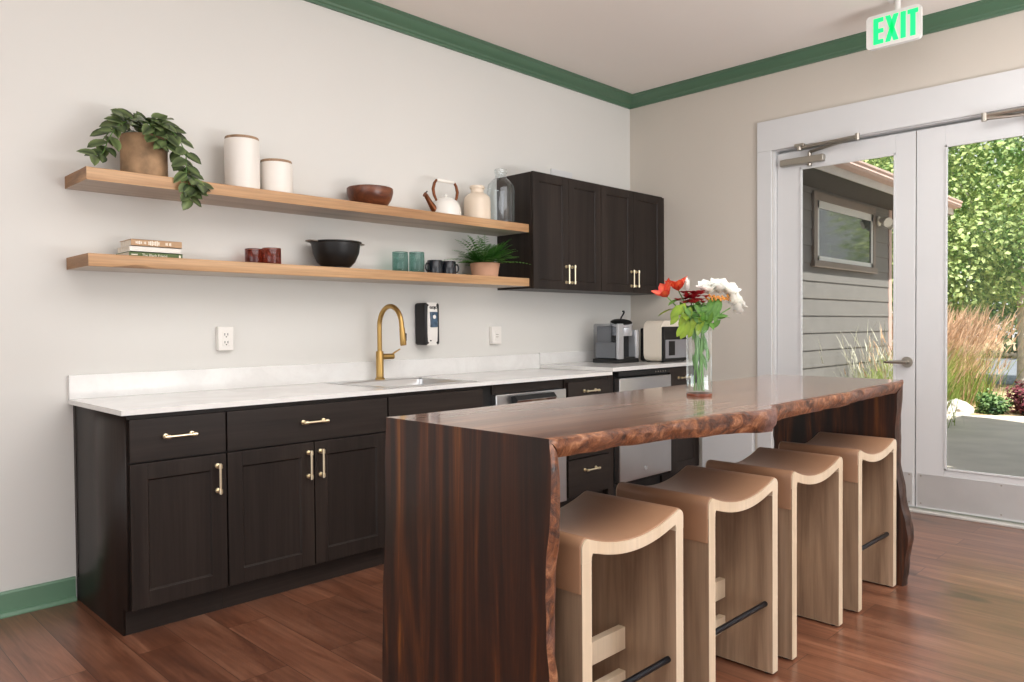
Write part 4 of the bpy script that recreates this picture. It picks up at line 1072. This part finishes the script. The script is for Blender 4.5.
tree('bright leafy tree beside the grey building corner, largely hidden', 17.5, 4.2, [(0, 0, 3.2, 2.0), (-.5, -1.2, 2.4, 1.5), (.2, .8, 4.6, 1.8), (-.4, -1, 4.4, 1.6)], 18000, .105, 'tree_leaf', 5, .09)
tree('dark green tree rising behind the building roof gutter', 24, 5.0, [(0, 0, 4.5, 2.6), (.5, -1.8, 5.2, 2.4), (0, 1.5, 6.5, 2.3), (.4, -2.2, 3.2, 2.0)], 7000, .24, 'tree_leaf_dark', 7, .2)
tree('tall dark green tree across the road behind the pale trunk', 31, -1.5, [(0, 0, 4.2, 3.4), (0, 3.2, 4.6, 3.2), (0, -2.8, 5, 3.2), (0, 1.2, 8.2, 3.2), (-1, .4, 2.0, 2.2), (-1, 3, 2, 2.2), (-1, -2, 2.2, 2.2)], 9000, .34, 'tree_leaf_dark', 9, .22)

def grass(label, x, y, n, H, spread, lean, plume, rs, green='grass', W=.012, grp='ornamental grass clumps outside'):
    t = thing('ornamental_grass', label, 'ornamental grass', (x, y, -.07), 0, grp)
    r = random.Random(rs); random.seed(rs); lm = LM(); lp = LM()
    for i in range(n):
        a = r.uniform(0, 2 * PI); q = (r.gauss(0, spread * .35), r.gauss(0, spread * .35), 0); k = r.uniform(.05, lean)
        d = (math.cos(a) * k, math.sin(a) * k, 1)
        lm.blade(q, d, H * r.uniform(.45, .85), W, r.uniform(.1, .35), 4, r.uniform(0, .3), r.uniform(.4, 1))
    for i in range(int(n * plume)):
        a = r.uniform(0, 2 * PI); q = (r.gauss(0, spread * .35), r.gauss(0, spread * .35), 0); k = r.uniform(.05, lean)
        d = Vector((math.cos(a) * k, math.sin(a) * k, 1)); L = H * r.uniform(.8, 1.1)
        e_ = lp.blade(q, d, L, W * .5, r.uniform(.02, .2), 4, .2, .8)
        s_ = lp.v[-1] - lp.v[-5]
        for j in range(3): lp.blade(lp.v[-1] - s_ * .4 * j - s_ * .2, s_ + Vector((r.uniform(-.03, .03), r.uniform(-.03, .03), .05)), L * .16, W * 1.5, .1, 2, .4, .9)
    lm.build('blades', M[green], t); lp.build('plumes', M['plume' if green == 'grass' else 'palegrass'], t)
grass('tall feathery grass clump beside the boulders beyond the patio', 11.0, .0, 1500, 1.4, .8, .42, .5, 31)
grass('pink-plumed grass clump at the back of the gravel bed', 12.0, -.1, 1200, 1.4, .8, .42, .7, 33)
grass('green grass clump with pale stalks beside the building corner', 8.85, -.62, 1500, 1.2, .5, .3, .03, 35)
grass('thin pale stalks of grass in front of the grey siding', 7.9, -.6, 60, 1.15, .55, .45, 1.2, 37, 'palegrass', .008)
grass('green grass tuft in front of the grey siding', 8.2, -.6, 700, 1.0, .5, .35, .03, 39)
M['rock'] = plain('pale_boulder', srgb(206, 202, 198), .9, var=.22, vscale=5, bump=.4)
def rock(x, y, s_, rs, label):
    bm = bmesh.new(); bmesh.ops.create_icosphere(bm, subdivisions=4, radius=1)
    for v_ in bm.verts:
        d = v_.co.normalized(); k = 1 + .28 * nz(d.x * 1.6 + rs, d.y * 1.6, d.z * 1.6) + .1 * nz(d.x * 5, d.y * 5 + rs, d.z * 5); v_.co = Vector((d.x * s_[0] * k, d.y * s_[1] * k, max(-.3, d.z * k) * s_[2]))
    b = MB(); b.bm.free(); b.bm = bm
    tag(b.build('boulder', M['rock'], loc=(x, y, -.02)), label, 'boulder', 'pale boulders by the patio edge')
rock(10.25, -.30, (.32, .36, .26), 3, 'largest pale boulder at the foot of the feathery grass')
rock(10.5, -.72, (.2, .17, .14), 8, 'small pale boulder between the grass and the purple shrub')
def shrub(label, x, y, R_, mat, n, rs, L=.05):
    t = thing('low_shrub', label, 'shrub', (x, y, -.06), 0, None)
    foliage_mesh('foliage', [(0, 0, R_ * .55, R_ * .6), (R_ * .5, R_ * .2, R_ * .45, R_ * .5), (-R_ * .45, -.1, R_ * .45, R_ * .5), (0, -R_ * .5, R_ * .45, R_ * .5)], n, L, M[mat], t, rs, .3)
    b = MB()
    for k in range(5): b.tube([(0, 0, 0), (math.cos(k * 1.3) * R_ * .3, math.sin(k * 1.3) * R_ * .3, R_ * .6)], [.012, .005], 6)
    b.build('stem', M['bark_tree'], t, weld=False)
shrub('low purple-leaved shrub at the patio edge', 11.0, -1.45, .42, 'barberry', 1800, 41)
shrub('low green shrub beside the purple shrub', 10.8, -1.02, .26, 'tree_leaf_dark', 900, 43)

# ------------------------------------------------------------------ light, world, camera
def area(name, loc, target, sx, sy, power, col=(1, 1, 1)):
    l = bpy.data.lights.new(name, 'AREA'); l.shape = 'RECTANGLE'; l.size = sx; l.size_y = sy; l.energy = power; l.color = col
    o = bpy.data.objects.new(name, l); COL.objects.link(o); o.location = loc
    o.rotation_euler = (Vector(target) - Vector(loc)).to_track_quat('-Z', 'Y').to_euler(); return o
area('window_light', (2.6, -7.4, 1.7), (1.2, 0, 1.2), 4.5, 2.4, 68, (.94, .975, 1))
area('side_window_light', (-5.4, -4.5, 1.7), (1, -1.5, 1.0), 4.0, 2.2, 55, (.97, .985, 1))
area('ceiling_fill', (.6, -3.4, 2.95), (.6, -3.4, 0), 4.5, 3.0, 108, (.97, .985, 1))  # added fill panel under the ceiling, no fixture behind it
area('ceiling_bounce', (1.6, -5.1, .7), (1.6, -5.0, 3), 2.5, 1.6, 175, (.95, .98, 1))  # added upward-facing lamp that brightens the ceiling
su = bpy.data.lights.new('sun', 'SUN'); su.energy = 10.5; su.angle = .01; su.color = (1, .96, .88)
so = bpy.data.objects.new('sun', su); COL.objects.link(so); so.rotation_euler = Vector((.28, .48, -.83)).to_track_quat('-Z', 'Y').to_euler()
w = bpy.data.worlds.new('sky'); SC.world = w; w.use_nodes = True
wn = w.node_tree.nodes; wl = w.node_tree.links; bg = wn['Background']
tc = wn.new('ShaderNodeTexCoord'); sep = wn.new('ShaderNodeSeparateXYZ'); rp = wn.new('ShaderNodeValToRGB')
rp.color_ramp.elements[0].position = 0; rp.color_ramp.elements[0].color = (.9, .9, .89, 1); rp.color_ramp.elements[1].position = .6; rp.color_ramp.elements[1].color = (.72, .8, .92, 1)
wl.new(tc.outputs['Generated'], sep.inputs[0]); wl.new(sep.outputs['Z'], rp.inputs[0]); wl.new(rp.outputs[0], bg.inputs[0]); bg.inputs[1].default_value = 1.2

cam = bpy.data.cameras.new('camera'); co = bpy.data.objects.new('camera', cam); COL.objects.link(co)
cam.sensor_width = 36; cam.sensor_fit = 'HORIZONTAL'; cam.lens = 755.32 / 1024 * 36; cam.clip_start = .05; cam.clip_end = 200
yaw, pitch, roll = .7899, -.0199, -.0075
fw = Vector((math.sin(yaw) * math.cos(pitch), math.cos(yaw) * math.cos(pitch), math.sin(pitch)))
rt = Vector((math.cos(yaw), -math.sin(yaw), 0)); up = rt.cross(fw)
r2 = rt * math.cos(roll) + up * math.sin(roll); u2 = -rt * math.sin(roll) + up * math.cos(roll)
mm = Matrix((r2, u2, -fw)).transposed().to_4x4(); mm.translation = Vector((-.9538, -3.6234, 1.1642)); co.matrix_world = mm
SC.camera = co
SC.view_settings.view_transform = 'Standard'; SC.view_settings.look = 'None'; SC.view_settings.exposure = 0; SC.view_settings.gamma = 1
